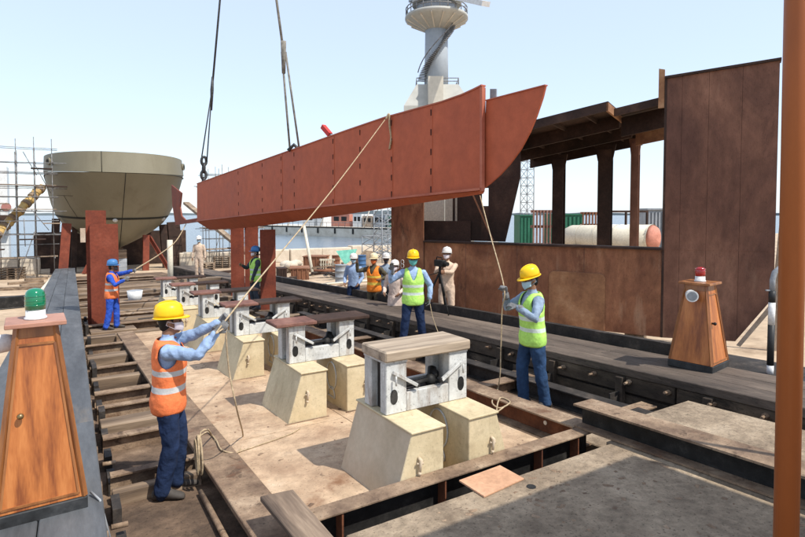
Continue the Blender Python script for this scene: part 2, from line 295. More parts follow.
def copy_tree(o, parent=None):
    c = o.copy(); COL.objects.link(c); c.parent = parent
    for ch in list(o.children): copy_tree(ch, c)
    return c
def sbox(x0, x1, y0, y1, h0, h1, skew=0.0):   # box that follows the fall of the slipway
    m = MB(); P = []
    for h in (h0, h1):
        for (x, y) in ((x0, y0), (x1, y0), (x1, y1), (x0, y1)): P.append((x + skew * y, y, zg(h, y)))
    return m.hexa(P)
def ibeam(a, b, w, hgt, t=0.014, tf=0.016):   # I section from a to b (a, b: centre of the top face)
    a = Vector(a); b = Vector(b); d = (b - a).normalized(); x = d.cross(Vector((0, 0, 1))).normalized(); u = x.cross(d)
    m = MB()
    def slab(x0, x1, u0, u1): m.hexa([p + x * i + u * j for p in (a, b) for (i, j) in ((x0, u0), (x1, u0), (x1, u1), (x0, u1))])
    slab(-w / 2, w / 2, -tf, 0); slab(-t / 2, t / 2, -hgt + tf, -tf); slab(-w / 2, w / 2, -hgt, -hgt + tf)
    return m
def facing(v): return math.atan2(-v.x, v.y)
ORD = ['nearest', 'second', 'third', 'fourth', 'fifth', 'sixth', 'seventh', 'eighth', 'ninth', 'tenth']

# ================================================================== the setting
def sheet(x0, x1, y0, y1, h, nx, ny, amp=0.0):
    m = MB(); vs = []; fs = []
    for j in range(ny + 1):
        for i in range(nx + 1):
            x = x0 + (x1 - x0) * i / nx; y = y0 + (y1 - y0) * j / ny
            vs.append((x, y, zg(h, y) + amp * (mnoise.noise(Vector((x * 0.35, y * 0.35, 3))) + 0.5 * mnoise.noise(Vector((x * 1.3, y * 1.3, 7))))))
    for j in range(ny):
        for i in range(nx):
            a = j * (nx + 1) + i; fs.append((a, a + 1, a + nx + 2, a + nx + 1))
    return m.add(vs, fs, True)
YARD = -0.27; QUAY = 60.0
sheet(-160, 320, -40, QUAY, YARD, 60, 40).build('ground', sand, kind='structure')
# quay face and water
m = MB(); m.box(-160, 320, QUAY, QUAY + 0.6, -6, zg(YARD, QUAY) + 0.25); m.build('quay_edge', stone, kind='structure')
sea = D.materials.new('sea_water'); sea.use_nodes = True; t_ = sea.node_tree; b_ = t_.nodes['Principled BSDF']
b_.inputs['Base Color'].default_value = (0.13, 0.16, 0.18, 1); b_.inputs['Roughness'].default_value = 0.22
tc_ = t_.nodes.new('ShaderNodeTexCoord'); mp_ = t_.nodes.new('ShaderNodeMapping'); mp_.inputs['Scale'].default_value = (0.5, 1.0, 1)
n_ = t_.nodes.new('ShaderNodeTexNoise'); n_.inputs['Scale'].default_value = 0.7; n_.inputs['Detail'].default_value = 6
bp_ = t_.nodes.new('ShaderNodeBump'); bp_.inputs['Strength'].default_value = 0.9; bp_.inputs['Distance'].default_value = 0.5
t_.links.new(tc_.outputs['Object'], mp_.inputs[0]); t_.links.new(mp_.outputs[0], n_.inputs['Vector'])
t_.links.new(n_.outputs['Fac'], bp_.inputs['Height']); t_.links.new(bp_.outputs[0], b_.inputs['Normal'])
SEAZ = -3.6
m = MB(); m.add([(-6000, QUAY + 0.5, SEAZ), (9000, QUAY + 0.5, SEAZ), (9000, 12000, SEAZ), (-6000, 12000, SEAZ)], [(0, 1, 2, 3)]); m.build('sea', sea, kind='structure')
# far shore: a low irregular strip of land
m = MB(); tops = []; n = 160
rg = []
for i in range(n + 1):
    a = R(-30 + 110 * i / n); d = Vector((math.sin(a), math.cos(a), 0)); r0 = 1500
    hgt = 4 + 5 * abs(mnoise.noise(Vector((i * 0.21, 0, 0)))) + 5 * max(0, mnoise.noise(Vector((i * 0.9, 4, 0)))) + (6 if 18 < math.degrees(a) < 34 else 0)
    rg.append([d * r0 + Vector((0, 0, SEAZ - 1)), d * r0 + Vector((0, 0, SEAZ + hgt)), d * (r0 + 200) + Vector((0, 0, SEAZ + hgt * 1.05)), d * (r0 + 200) + Vector((0, 0, SEAZ - 1))])
m.rings(rg, caps=True, smooth=False); m.build('far_shore', plain('hazy_shore', (0.16, 0.19, 0.20), 0.95, scale=0.02), kind='structure')

# ---- pit floor between the two launching ways
pit = sheet(0.0, 6.0, 0.6, 40, -0.2, 40, 120, 0.012).build('slipway_pit_floor', dirtm, kind='structure')
# ---- steel plate floor that carries the pedestals: separate plates with joints
floor = thing('slipway_plate_floor', None, None, (2.75, 3.4, zg(0, 3.4)), kind='structure')
sbox(1.44, 4.06, 3.46, 13.4, -0.17, -0.016).build('floor_bed', dirtm, floor)
ys = [3.46, 5.6, 7.85, 10.1, 12.0, 13.4]
for a, b in zip(ys[:-1], ys[1:]):
    for (x0, x1) in ((1.44, 2.745), (2.755, 4.06)):
        dz = random.uniform(-0.002, 0.003)
        sbox(x0, x1, a + 0.006, b - 0.006, -0.012 + dz, dz).build('floor_plate', floorp, floor, bevel=0.003)

# ---- perimeter beams of the plate floor
fb = thing('perimeter_beam_frame', 'rusty steel beam frame round the plate floor with the pedestals', 'beam frame', (2.7, 3.36, zg(-0.2, 3.36)))
MB().box(1.42, 4.25, 3.335, 3.49, zg(0.184, 3.41), zg(0.2, 3.41)).build('front_flange', oldbeam, fb, bevel=.003)
MB().box(1.42, 4.25, 3.44, 3.455, zg(-.19, 3.41), zg(0.183, 3.41)).build('front_web', black, fb)  # web coloured black to imitate the shade below the flange
for x in (1.62, 2.5, 3.55, 4.02):
    MB().box(x, x + 0.014, 3.345, 3.439, zg(-0.17, 3.4), zg(0.183, 3.4)).build('stiffener', rustweb, fb)
ibeam((4.26, 3.5, zg(0.21, 3.5)), (4.26, 13.4, zg(0.21, 13.4)), 0.26, 0.23).build('right_beam', oldbeam, fb)
mw = sbox(4.243, 4.249, 3.5, 13.3, 0.0, 0.19); mw.build('rusty_web', rustweb, fb)
MB().tube([(4.235, 3.95, zg(0.1, 3.95)), (4.252, 3.95, zg(0.1, 3.95))], 0.022, 12).build('web_hole', plain('pale_hole', (0.75, 0.66, 0.55)), fb)
sbox(1.10, 1.425, 3.55, 13.6, -0.02, 0.03).build('left_beam_flange', oldbeam, fb, bevel=0.006)
sbox(1.29, 1.31, 3.56, 13.58, -0.2, -0.022).build('left_beam_web', darksteel, fb)

# ---- cross beams lying in the pit, left side (between the left way and the plate floor)
def crossbeam(x0, x1, y, h, w_, t_h, kind, parent=pit):
    z = zg(h, y)
    if kind == 0:
        o = ibeam((x0, y, z), (x1, y, z), w_, t_h).build('cross_beam', oldbeam, parent)
    else:
        o = MB().hexa([(x0, y - w_ / 2, z - t_h), (x1, y - w_ / 2, z - t_h), (x1, y + w_ / 2, z - t_h), (x0, y + w_ / 2, z - t_h),
                       (x0, y - w_ / 2, z), (x1, y - w_ / 2, z), (x1, y + w_ / 2, z), (x0, y + w_ / 2, z)]).build('cross_timber', oldtimberx, parent, bevel=0.008)
    o.rotation_euler = (0, 0, 0)
    return o
for (py, hh, w_, th, kd) in ((470, 0.0, 0.10, 0.22, 0), (487, -0.08, 0.12, 0.14, 1), (432, -0.02, 0.14, 0.2, 0), (418, 0.0, 0.30, 0.1, 1), (402, -0.02, 0.12, 0.2, 0),
                         (388, 0.0, 0.16, 0.2, 0), (374, -0.04, 0.18, 0.18, 1), (363, 0.03, 0.14, 0.25, 0), (352, -0.05, 0.40, 0.16, 1), (341, 0.02, 0.14, 0.24, 0), (333, -0.05, 0.3, 0.15, 1)):
    p = G(130, py, hh); crossbeam(0.30 + 0.012 * p.y, 1.10, p.y, hh, w_, th, kd)
y = 14.2
for k in range(24):
    kd = k % 3 != 1; hh = random.uniform(-0.08, 0.04)
    crossbeam(0.55, random.choice((5.7, 5.2, 4.6)), y, hh, random.uniform(0.16, 0.34), random.uniform(0.14, 0.2), 1 if kd else 0)
    y += random.uniform(0.62, 1.1)
# right side between the plate floor and the right way
for (y, hh, kd) in ((3.85, 0.02, 0), (5.75, -0.02, 0), (6.9, -0.05, 1), (8.7, 0.0, 1), (9.9, -0.03, 0), (11.3, -0.05, 1), (12.7, 0.0, 0)):
    crossbeam(4.42, 5.86, y, hh, 0.2, 0.2, kd)
o = ibeam((5.55, 3.2, zg(0.02, 3.2)), (5.55, 14, zg(0.02, 14)), 0.2, 0.22).build('lengthwise_beam', darksteel, pit)
o = ibeam((4.75, 5.9, zg(-0.02, 5.9)), (4.75, 13, zg(-0.02, 13)), 0.16, 0.18).build('lengthwise_beam', oldbeam, pit)
sbox(4.42, 5.4, 3.2, 3.7, -0.2, -0.02).build('pit_step', concr, pit, bevel=0.01)
# stub pipes and a lengthwise bar at the foot of the left way
for yy in (3.9, 4.4, 5.7):
    MB().tube([(0.2 + .021 * yy, yy, zg(0.02, yy)), (0.31 + .021 * yy, yy + .01, zg(0.01, yy))], 0.02, 8).build('stub_pipe', oldbeam, pit)
for k in range(22):
    yy = 3.6 + k * 0.62
    sbox(0.235, 0.30, yy, yy + random.uniform(.25, .5), -0.2, random.uniform(-0.08, 0.08), .021).build('rail_chock', darksteel, pit)
MB().tube([(1.02, 3.9, zg(-0.15, 3.9)), (1.04, 5.0, zg(-0.16, 5.0))], 0.025, 8).build('loose_bar', oldbeam, pit)

# ---- foreground concrete slab
slab = sbox(1.5, 4.10, -1.6, 3.06, -0.25, 0.2).build('concrete_slab', concr, kind='structure', bevel=0.012)
sbox(0.16, 1.5, 1.0, 3.2, -0.25, -0.05).build('concrete_step', concr, kind='structure', bevel=0.012)
sbox(4.62, 5.62, 0.2, 3.25, -0.25, 0.26).build('concrete_slab', concr, kind='structure', bevel=0.02)
MB().cyl((2.93, 2.86), 0.035, zg(0.196, 2.86), zg(0.204, 2.86), 12).build('slab_hole', black, slab)
sbox(4.10, 4.62, 0.0, 3.1, -0.25, 0.197).build('concrete_strip', concr, kind='structure')
# dark beam lying on the slab
db = thing('loose_steel_beam', 'long dark steel beam lying on the concrete at the lower right', 'beam', (4.3, 2.4, zg(0.2, 2.4)))
ibeam((4.29, 3.52, zg(0.425, 3.52)), (4.29, 0.6, zg(0.425, 0.6)), 0.27, 0.222, 0.016, 0.018).build('i_section', oldbeam, db)
sbox(4.273, 4.281, 0.6, 3.51, 0.222, 0.406).build('dark_web', black, db)
# loose plank at the front corner, plywood bridging the trench
a0, a1, a2, a3 = G(260, 496, .25), G(293, 489, .25), G(337, 540, .25), G(300, 541, .25)
e = (a2 - a1) * 0.5; dz = Vector((0, 0, -0.04))
pk = MB().hexa([a3 + e + dz, a2 + e + dz, a1 + dz, a0 + dz, a3 + e, a2 + e, a1, a0])
pk.build('loose_plank', oldtimber, bevel=0.006, label='dark weathered plank lying over the front corner of the plate floor', cat='plank')
a0, a1, a2, a3 = G(459, 480, .216), G(500, 465, .216), G(524, 478, .216), G(484, 496, .216); dz = Vector((0, 0, -0.014))
MB().hexa([a + dz for a in (a3, a2, a1, a0)] + [a3, a2, a1, a0]).build('plywood_sheet', plyw, bevel=0.002, label='small reddish plywood sheet bridging the trench before the front pedestals', cat='plywood sheet')

# ================================================================== launching ways
lw = thing('launching_way', 'left launching way, flat dark slate planks running out to the ship', 'slipway track', (-0.3, 2, zg(-0.25, 2)))
for (x0, x1) in ((-0.92, -0.585), (-0.578, -0.225), (-0.218, 0.15)):
    y = 1.2
    while y < 41:
        ln = random.choice((4.2, 5.0, 5.8)); y1 = min(41, y + ln)
        sbox(x0, x1, y + .005, y1 - .005, 0.22, 0.3 + random.uniform(-.004, .004), .021).build('plank', slate, lw, bevel=0.008); y = y1
sbox(-0.9, 0.125, 1.2, 41, -0.27, 0.21, .021).build('way_bed', darksteel, lw)
for k in range(30):
    yy = 2.2 + k * 0.85
    sbox(0.127, 0.165, yy, yy + 0.09, -0.22, 0.2, .021).build('bracket', oldbeam, lw)
sbox(0.128, 0.15, 1.2, 41, 0.10, 0.19, .021).build('side_strip', oldtimber, lw)

rw = thing('launching_way', 'right launching way, dusty raised timber track with bolts along its side', 'slipway track', (6.4, 2, zg(-0.25, 2)))
for (x0, x1) in ((5.96, 6.29), (6.297, 6.63), (6.637, 6.98)):
    y = 0.6
    while y < 36:
        ln = random.choice((4.4, 5.1, 6.2)); y1 = min(36, y + ln)
        sbox(x0, x1, y + .004, y1 - .004, 0.25, 0.35 + random.uniform(-.003, .003)).build('plank', rway, rw, bevel=0.008); y = y1
sbox(6.06, 6.95, 0.6, 36, -0.27, 0.245).build('way_bed', darksteel, rw)
y = 0.6
while y < 34:
    y1 = y + random.choice((3.0, 3.6))
    sbox(5.975, 6.055, y + .01, y1 - .01, 0.04, 0.245).build('side_timber', grime_shade, rw, bevel=0.01)
    sbox(6.02, 6.057, y + .01, y1 - .3, -0.27, 0.0).build('lower_timber', grime_shade, rw, bevel=0.01); y = y1
bolt = None
for k in range(42):
    yy = 1.1 + 0.515 * k
    if bolt is None:
        bm_ = MB(); bm_.tube([(0, 0, 0), (-0.05, 0, 0.0)], 0.030, 6, smooth=False); bm_.tube([(-0.05, 0, 0), (-0.115, 0, 0.004)], 0.016, 8)
        bolt = bm_.mesh('bolt', oldbeam)
    o = D.objects.new('bolt', bolt); COL.objects.link(o); o.parent = rw
    o.location = Vector((5.974, yy, zg(0.175 + random.uniform(-.02, .02), yy))) - rw.location; o.rotation_euler = (random.uniform(0, 1), random.uniform(-.15, .15), random.uniform(-.2, .2))
for k in range(22):
    yy = 2.05 + 1.1 * k
    sbox(5.9, 5.972, yy, yy + 0.1, -0.25, 0.235).build('bracket', grime_shade, rw, bevel=.005)
    sbox(5.72, 5.9, yy + .03, yy + 0.05, -0.22, 0.06).build('bracket_foot', darksteel, rw)
for k in range(14):
    yy = 2.0 + 1.9 * k + random.uniform(-.3, .3)
    sbox(5.80, 5.968, yy, yy + random.uniform(.25, .6), -0.24, random.uniform(-.12, 0.05)).build('packing_timber', grime_shade, rw, bevel=.008)
ch = MB()
for (x0, x1, h0, h1) in ((6.99, 7.002, 0.20, 0.50), (7.002, 7.10, 0.486, 0.50), (7.002, 7.10, 0.20, 0.214)):
    ch2 = sbox(x0, x1, 3.95, 24, h0, h1, .012); ch.add(ch2.v, ch2.f)
ch.build('edge_channel', darksteel, rw)
sbox(7.02, 7.3, 3.9, 24.2, -0.27, 0.195).build('channel_bed', darksteel, rw)

# ================================================================== pedestals and cradles
def pedestal(side, row):
    s = -1 if side == 'left' else 1; yf = 3.5 + 2.25 * row; xc = 2.73
    place = {0: 'in the nearest row, by the trench'}.get(row, 'in the %s row back' % ORD[row])
    col_ = 'brown-sided cream' if (row == 0 and s < 0) else 'cream painted'
    t = thing('pedestal', '%s steel pedestal, %s one %s' % (col_, side, place), 'pedestal', (xc + s * 0.3, yf + .45, zg(0, yf)), group='cream pedestals under the cradles')
    h0, h1 = -0.06, 0.535
    xi = xc + s * 0.13; xo0 = xc + s * 0.615; xo1 = xc + s * 0.435; z0 = zg(h0, yf); z1 = zg(h1, yf)
    b = MB(); P = [(xo0, yf, z0), (xi, yf, z0), (xi, yf + .9, z0), (xo0, yf + .9, z0), (xo1, yf, z1), (xi, yf, z1), (xi, yf + .9, z1), (xo1, yf + .9, z1)]
    if s > 0: P = [P[i] for i in (1, 0, 3, 2, 5, 4, 7, 6)]
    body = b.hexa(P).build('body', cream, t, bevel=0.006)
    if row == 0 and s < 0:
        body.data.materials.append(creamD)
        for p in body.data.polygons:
            if abs(p.normal.x) > 0.8 and p.center.x < 0: p.material_index = 1  # outer left face takes the browner cream
    lo, hi = sorted((xo1 - s * -.012, xi - s * .012))
    MB().box(lo, hi, yf - .015, yf + .915, z1 + .001, z1 + .018).build('top_plate', cream, t, bevel=0.004)
    lo, hi = sorted((xo0 + s * .02, xi - s * .02))
    zc = zg(0.005, yf)
    MB().box(lo, hi, yf - .02, yf - .002, zc - .05, zc + .004).build('base_strip', oldbeam, t)
    xm = (xo0 + xi) / 2
    hd = MB(); hd.tube([(xm, yf + .0, zg(.34, yf)), (xm + .003, yf - .03, zg(.33, yf)), (xm - .005, yf - .025, zg(.22, yf))], [.014, .017, .009], 8)
    hd.ball((xm - .006, yf - .026, zg(.225, yf)), .016, 8, 6); hd.tube([(xm - .03, yf - .02, zg(.305, yf)), (xm + .03, yf - .02, zg(.295, yf))], .009, 6)
    hd.build('tap_handle', creamD, t)
    if s > 0:
        for (zc_, r_) in ((0.33, .17), (0.07, .12)):
            pts = [(xi - .008, yf + .42 + .8 * r_ * math.cos(a), zg(zc_, yf) + r_ * math.sin(a)) for a in [2 * math.pi * q / 24 for q in range(25)] if zc_ > .3 or math.sin(a) > -0.1]
            MB().tube(pts, 0.008, 6).build('hose_loop', greyw, t)
    return t
def cradle(row):
    yf = 3.9 + 2.25 * row; z0 = zg(0.555, 3.5 + 2.25 * row); x0, x1 = 2.30, 3.16; dy = 0.38; H_ = 0.43
    place = {0: 'nearest the camera, on the front pedestals'}.get(row, '%s from the front' % ORD[row])
    t = thing('keel_cradle', 'grey white steel U shaped keel cradle, %s' % place, 'cradle', ((x0 + x1) / 2, yf + dy / 2, z0), group='keel cradles in a row')
    wu = 0.205
    for (a, b) in ((x0, x0 + wu), (x1 - wu, x1)):
        left = a == x0
        # two plates of the upright with a gap, joined by an inner web
        MB().box(a, b, yf, yf + .10, z0, z0 + H_).build('upright', greyw, t, bevel=0.006)
        MB().box(a, b, yf + dy - .13, yf + dy, z0, z0 + H_).build('upright', greyw, t, bevel=0.006)
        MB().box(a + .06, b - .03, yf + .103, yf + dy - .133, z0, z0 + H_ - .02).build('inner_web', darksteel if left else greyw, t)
        MB().box(a - .004, b + .004, yf - .004, yf + dy + .004, z0 + H_ + .001, z0 + H_ + .02).build('upright_cap', greyw, t)
        xm = (a + b) / 2 + (-.025 if left else .03); hp = []
        for k in range(16):
            q = 2 * math.pi * k / 16; hp.append((xm + .036 * math.cos(q), yf - .003, z0 + .145 + .052 * math.sin(q) + (.012 if math.sin(q) > 0 else -.012)))
        MB().prism(hp, (0, .005, 0)).build('oval_hole', black, t)
        s = 1 if left else -1; xa = a if left else b
        MB().bar((xa + s * .06, yf - .018, z0 + .36), (xa + s * .30, yf - .018, z0 + .215), .03, .03).build('diagonal_pin', greyw, t, bevel=.004)
        MB().tube([(xa + s * .075, yf - .04, z0 + .33), (xa + s * .075, yf - .04, z0 + .25)], .009, 6).build('pin_clip', greyw, t)
        MB().tube([(xa + s * .30, yf - .03, z0 + .215), (xa + s * .30, yf + .03, z0 + .215)], .022, 8).build('pin_end', black, t)
    MB().box(x0 + wu + .002, x1 - wu - .002, yf + .003, yf + .06, z0, z0 + .165).build('cross_bar', greyw, t, bevel=0.005)
    MB().box(x0 + wu + .002, x1 - wu - .002, yf + dy - .06, yf + dy - .003, z0, z0 + .165).build('cross_bar', greyw, t, bevel=0.005)
    MB().box(x0 + wu + .002, x1 - wu - .002, yf + .063, yf + dy - .063, z0 + .02, z0 + .14).build('cross_bar_deck', black, t)
    j = MB(); j.tube([(x1 - .32, yf + .12, z0 + .15), (x1 - .25, yf + .20, z0 + .27)], .04, 10); j.ball((x1 - .26, yf + .16, z0 + .22), .05, 10, 8); j.ball((x1 - .33, yf + .12, z0 + .19), .055, 10, 8)
    j.tube([(x0 + .23, yf + .1, z0 + .19), (x1 - .35, yf + .1, z0 + .2)], .02, 8); j.build('jack', black, t)
    # cap on top is a thing of its own
    zt = z0 + H_ + .021
    if row == 0:
        MB().box(x0 - .02, x1 + .02, yf - .03, yf + dy + .02, zt, zt + .09).build('timber_cap', blocktim, bevel=0.012,
            label='thick pale timber block laid across the nearest cradle', cat='timber block')
    else:
        c = thing('bearing_board', 'thin red brown bearing board on the cradle %s' % place, 'bearing board', ((x0 + x1) / 2, yf, zt), group='bearing boards on the cradles')
        MB().box(x0 - .17, x0 + .34, yf - .05, yf + dy - .04, zt, zt + .042).build('red_board', redcap, c, bevel=0.008)
        MB().box(x0 + .342, x1 + .20, yf - .05, yf + dy - .04, zt, zt + .042).build('dark_board', rustd, c, bevel=0.008)
for r_ in range(6):
    pedestal('left', r_); pedestal('right', r_); cradle(r_)

# ================================================================== wooden beacon stands
def stand(label, loc, rz, H_, lampmat, glow, cam_side, door):
    t = thing('beacon_stand', label, 'beacon stand', loc, rz)
    b0, b1 = 0.25, (0.108 if door else .122); hp = 0.085
    MB().box(-b0 - .012, b0 + .012, -b0 - .012, b0 + .012, 0, hp).build('plinth', plinthm, t, bevel=.006, local=True)
    zt = H_ - 0.03
    def ring(q, z): return [(-q, -q, z), (q, -q, z), (q, q, z), (-q, q, z)]
    MB().hexa(ring(b0, hp + .001) + ring(b1, zt)).build('body', varnish, t, bevel=.004, local=True)
    # trim along the corners, and a recessed door panel frame on the front
    for sx in (-1, 1):
        for sy in (-1, 1):
            MB().bar((sx * (b0 - .008), sy * (b0 - .008), hp + .002), (sx * (b1 - .006), sy * (b1 - .006), zt - .001), .032, .032, up=(1, 1, 0)).build('corner_trim', varnishd, t, local=True)
    def fp(u, z, o): # point on front face
        q = b0 + (b1 - b0) * (z - hp) / (zt - hp); return Vector((u * q, -q - o, z))
    z0, z1 = hp + .035, zt - .115
    for (u0, za, u1, zb) in ((-.86, z0, -.83, z1), (.86, z0, .83, z1), (-.86, z0, .86, z0), (-.83, z1, .83, z1)):
        MB().bar(fp(u0, za, .004), fp(u1, zb, .004), .014, .012, up=(0, 1, 0)).build('door_frame', varnishd, t, local=True)
    kn = MB(); kp = fp(-.55, hp + (zt - hp) * .52, 0)
    kn.tube([kp, kp + Vector((0, -.025, 0))], .012, 10); kn.ball(kp + Vector((0, -.035, 0)), .02, 12, 8); kn.build('knob', brass if door else black, t, local=True)
    MB().hexa(ring(b1 + .012, zt - .075) + ring(b1 + .006, zt)).build('collar', varnishd, t, bevel=.003, local=True)
    MB().box(-b1 - .062, b1 + .062, -b1 - .062, b1 + .062, zt + .001, H_).build('top_board', pinktop if door else varnishd, t, bevel=.004, local=True)
    # round white camera housing under the board
    cz = zt - .12; cs = MB(); v = Vector((math.sin(cam_side), -math.cos(cam_side), 0)); c0 = Vector((-b1 - .01, .05, cz))
    cs.tube([c0 + Vector((.0, 0, 0)), c0 + v * .03 + Vector((-.02, 0, 0)), c0 + v * .17 + Vector((-.02, 0, 0)), c0 + v * .19 + Vector((-.02, 0, 0))], [.045, .06, .066, .07], 16)
    co = cs.build('camera_housing', whitep, t, local=True)
    MB().tube([c0 + v * .1905 + Vector((-.02, 0, 0)), c0 + v * .193 + Vector((-.02, 0, 0))], .055, 16).build('lens', greybin, co, local=True)
    # beacon
    z = H_ + .001; lampb = MB()
    lampb.rings([[(math.cos(2 * math.pi * k / 24) * q, math.sin(2 * math.pi * k / 24) * q, z + dz) for k in range(24)] for q, dz in ((.066, 0), (.066, .012), (.058, .016), (.057, .065))])
    lb = lampb.build('beacon_base', whitep, t, local=True)
    z += .066; dm = MB(); pr = ((.060, 0), (.0605, .05), (.059, .09), (.055, .112), (.045, .128), (.028, .138), (.006, .142))
    if not door: pr = tuple((q * .95, d * .8) for q, d in pr)
    dm.rings([[(math.cos(2 * math.pi * k / 24) * q, math.sin(2 * math.pi * k / 24) * q, z + d) for k in range(24)] for q, d in pr])
    dm.build('beacon_dome', lampmat, t, local=True)
    rb = MB()
    for d in (.03, .06, .09): rb.rings([[(math.cos(2 * math.pi * k / 24) * q, math.sin(2 * math.pi * k / 24) * q, z + d + e) for k in range(24)] for q, e in ((.061, -.003), (.063, 0), (.061, .003))], caps=False)
    rb.build('beacon_ribs', lampmat, t, local=True)
    return t
def glassy(name, c):
    m = D.materials.new(name); m.use_nodes = True; b = m.node_tree.nodes['Principled BSDF']
    b.inputs['Base Color'].default_value = (*c, 1); b.inputs['Roughness'].default_value = 0.12; b.inputs['Transmission Weight'].default_value = 0.25; b.inputs['Coat Weight'].default_value = .6
    return m
stand('varnished teak stand with a green beacon, close at the left', (-0.125, 4.44, zg(0.303, 4.44)), R(2), 1.27, glassy('green_dome', (0.0, 0.22, 0.10)), 0, R(-70), True)
stand('smaller varnished stand with a red beacon on the right launching way', (6.74, 3.77, zg(0.352, 3.77)), R(8), 1.06, glassy('red_dome', (0.42, 0.006, 0.008)), 0, R(-62), False)
wp = [G(91, 492, .33), G(100, 500, .31), G(104, 515, .2), G(112, 545, .0)]
MB().tube(wp, 0.008, 8).build('power_cable', plain('grey_cable', (0.3, 0.31, 0.32), 0.5), label='grey electric cable from the left stand into the pit', cat='cable')

# ================================================================== brown pole, and the awning whose shade falls on the slab
pa, pb = PD(786, 537, 1.78), PD(797.5, 0, 1.78)
dirp = (pb - pa).normalized()
p0 = pa - dirp * ((pa.z - zg(0.2, pa.y)) / dirp.z); p1 = pa + dirp * ((5.2 - pa.z) / dirp.z)
cn = thing('painted_pole', 'brown painted steel pole close to the camera at the right edge', 'pole', (p0.x, p0.y, p0.z))
MB().tube([p0, p1], 0.0365, 24).build('shaft', polem, cn)
MB().cyl((p0.x, p0.y), 0.09, p0.z, p0.z + .012, 20).build('foot_plate', polem, cn)
cz_ = 3.3
k_ = (cz_ - 0.09) / SUN.z
cyE = 2.76 + SUN.y * k_; cxE = 4.04 + SUN.x * k_; cx0 = 1.72 + SUN.x * k_
aw = thing('awning', 'awning beside the camera that shades the concrete at the lower right', 'awning', (cxE, cyE, zg(-.27, cyE)))
MB().box(cx0, cxE, cyE - 4.5, cyE, cz_, cz_ + .03).build('roof_sheet', canvas, aw)
for (x, y) in ((cxE - .05, cyE - 4.4), (cx0 + .05, cyE - 4.4), (cx0 + .05, cyE - .05), (cxE - .05, cyE - .05)):
    MB().tube([(x, y, zg(-.27, y)), (x, y, cz_ - .001)], 0.03, 12).build('awning_leg', polem, aw)

# ================================================================== rusty steel block (ship superstructure section)
A_ = Vector((9.90, 6.13, 0)); dA = Vector((.426, -.905, 0)).normalized(); nA = Vector((dA.y, -dA.x, 0))       # nA points away from the camera side?
if nA.dot(FWD) < 0: nA = -nA
def WP(s, z, o=0.0): q = A_ + dA * s + nA * o; return Vector((q.x, q.y, z))
def wpx(px, py, o=0.0):
    B = A_ + nA * o; p = PL(px, py, B, B + dA); return (Vector((p.x, p.y, 0)) - B).dot(dA), p.z
sb = thing('superstructure_block', 'large rusty steel superstructure block with an open side and a tall end panel', 'steel block', WP(-2.5, zg(-.27, 8)))
def wplate(name, pts, o, th, mt, parent=sb, bevel=0): return MB().prism([WP(s, z, o) for s, z in pts], nA * th).build(name, mt, parent, bevel=bevel)
# lower wall built of plates with vertical joints
cuts = [-6.37, -5.42, -4.3, -3.05, -1.6, -0.10]
for i, (a, b) in enumerate(zip(cuts[:-1], cuts[1:])):
    zt = 1.385 if i else 3.4
    wplate('wall_plate', [(a + .004, -.30), (b - .004, -.30), (b - .004, zt), (a + .004, zt)], 0.0 if i else -0.03, 0.03, rustw)
wplate('backing_plate', [(-6.3, -.29), (-.1, -.29), (-.1, 1.38), (-6.3, 1.38)], .031, .02, rustd)
wplate('sill', [(-5.42, 1.387), (-.1, 1.387), (-.1, 1.43), (-5.42, 1.43)], -0.05, 0.35, rustd)
# rounded patch plate
s0, s1, z0, z1, r_ = -2.33, -1.17, -0.295, 0.87, 0.12
pp = [(s0, z0), (s1, z0)] + [(s1 - r_ + r_ * math.cos(a), z1 - r_ + r_ * math.sin(a)) for a in [R(q) for q in (0, 22, 45, 67, 90)]] + [(s0 + r_ + r_ * math.cos(a), z1 - r_ + r_ * math.sin(a)) for a in [R(q) for q in (90, 113, 135, 158, 180)]]
wplate('patch_plate', pp, -0.02, 0.018, rustpatch, bevel=.006)
wplate('base_plank', [(-3.4, -.47), (.15, -.40), (.15, -.36), (-3.4, -.43)], -0.12, .1, plankm)
for s in (-6.0, -4.4, -2.6, -0.8, .6):
    wplate('support_block', [(s, zg(-.29, 8)), (s + .35, zg(-.29, 8)), (s + .35, -.305), (s, -.305)], 0.05, .4, oldtimberx)
# tall end panel with a cut lower corner, in strakes
tp = [(-0.10, -.30), (1.10, -.22), (1.68, .66), (1.66, 4.72), (-0.10, 4.64)]
def clip(lo, hi):
    out = []
    P = tp
    for i in range(len(P)):
        a, b = P[i], P[(i + 1) % len(P)]
        for lim, sgn in ():
            pass
    # sample top and bottom at lo/hi
    def bot(s): return -.30 + (s + .1) / 1.2 * .08 if s <= 1.10 else -.22 + (s - 1.10) / .58 * .88
    def top(s): return 4.64 + (s + .1) / 1.76 * .08
    xs = [lo] + [q for q in (1.10,) if lo < q < hi] + [hi]
    return [(x, bot(x)) for x in xs] + [(x, top(x)) for x in xs[::-1]]
for a, b in ((-.10, .16), (.16, .60), (.60, 1.12), (1.12, 1.66)):
    wplate('tall_plate', clip(a + .002, b - .002), -0.01, 0.03, rustw2)
wplate('backing_plate', clip(-.09, 1.65), 0.021, 0.02, rustd)
wplate('seam_strip', [(-.1, 1.40), (1.66, 1.43), (1.66, 1.442), (-.1, 1.412)], -0.015, .004, rustw2)
wplate('panel_edge', [(-.14, -.30), (-.101, -.30), (-.101, 4.68), (-.14, 4.68)], -0.012, .20, rustd)
wplate('top_lip', [(-.14, 4.64), (1.68, 4.722), (1.68, 4.765), (-.14, 4.685)], -0.05, .25, rustd)
wplate('top_tab', [(-.25, 4.1), (-.145, 4.1), (-.145, 4.82), (-.25, 4.85)], 0.0, .03, rustpatch)
wplate('slanting_stiffener', [(1.12, -.28), (1.18, -.30), (1.76, .60), (1.72, .68)], -.06, .05, beigep)
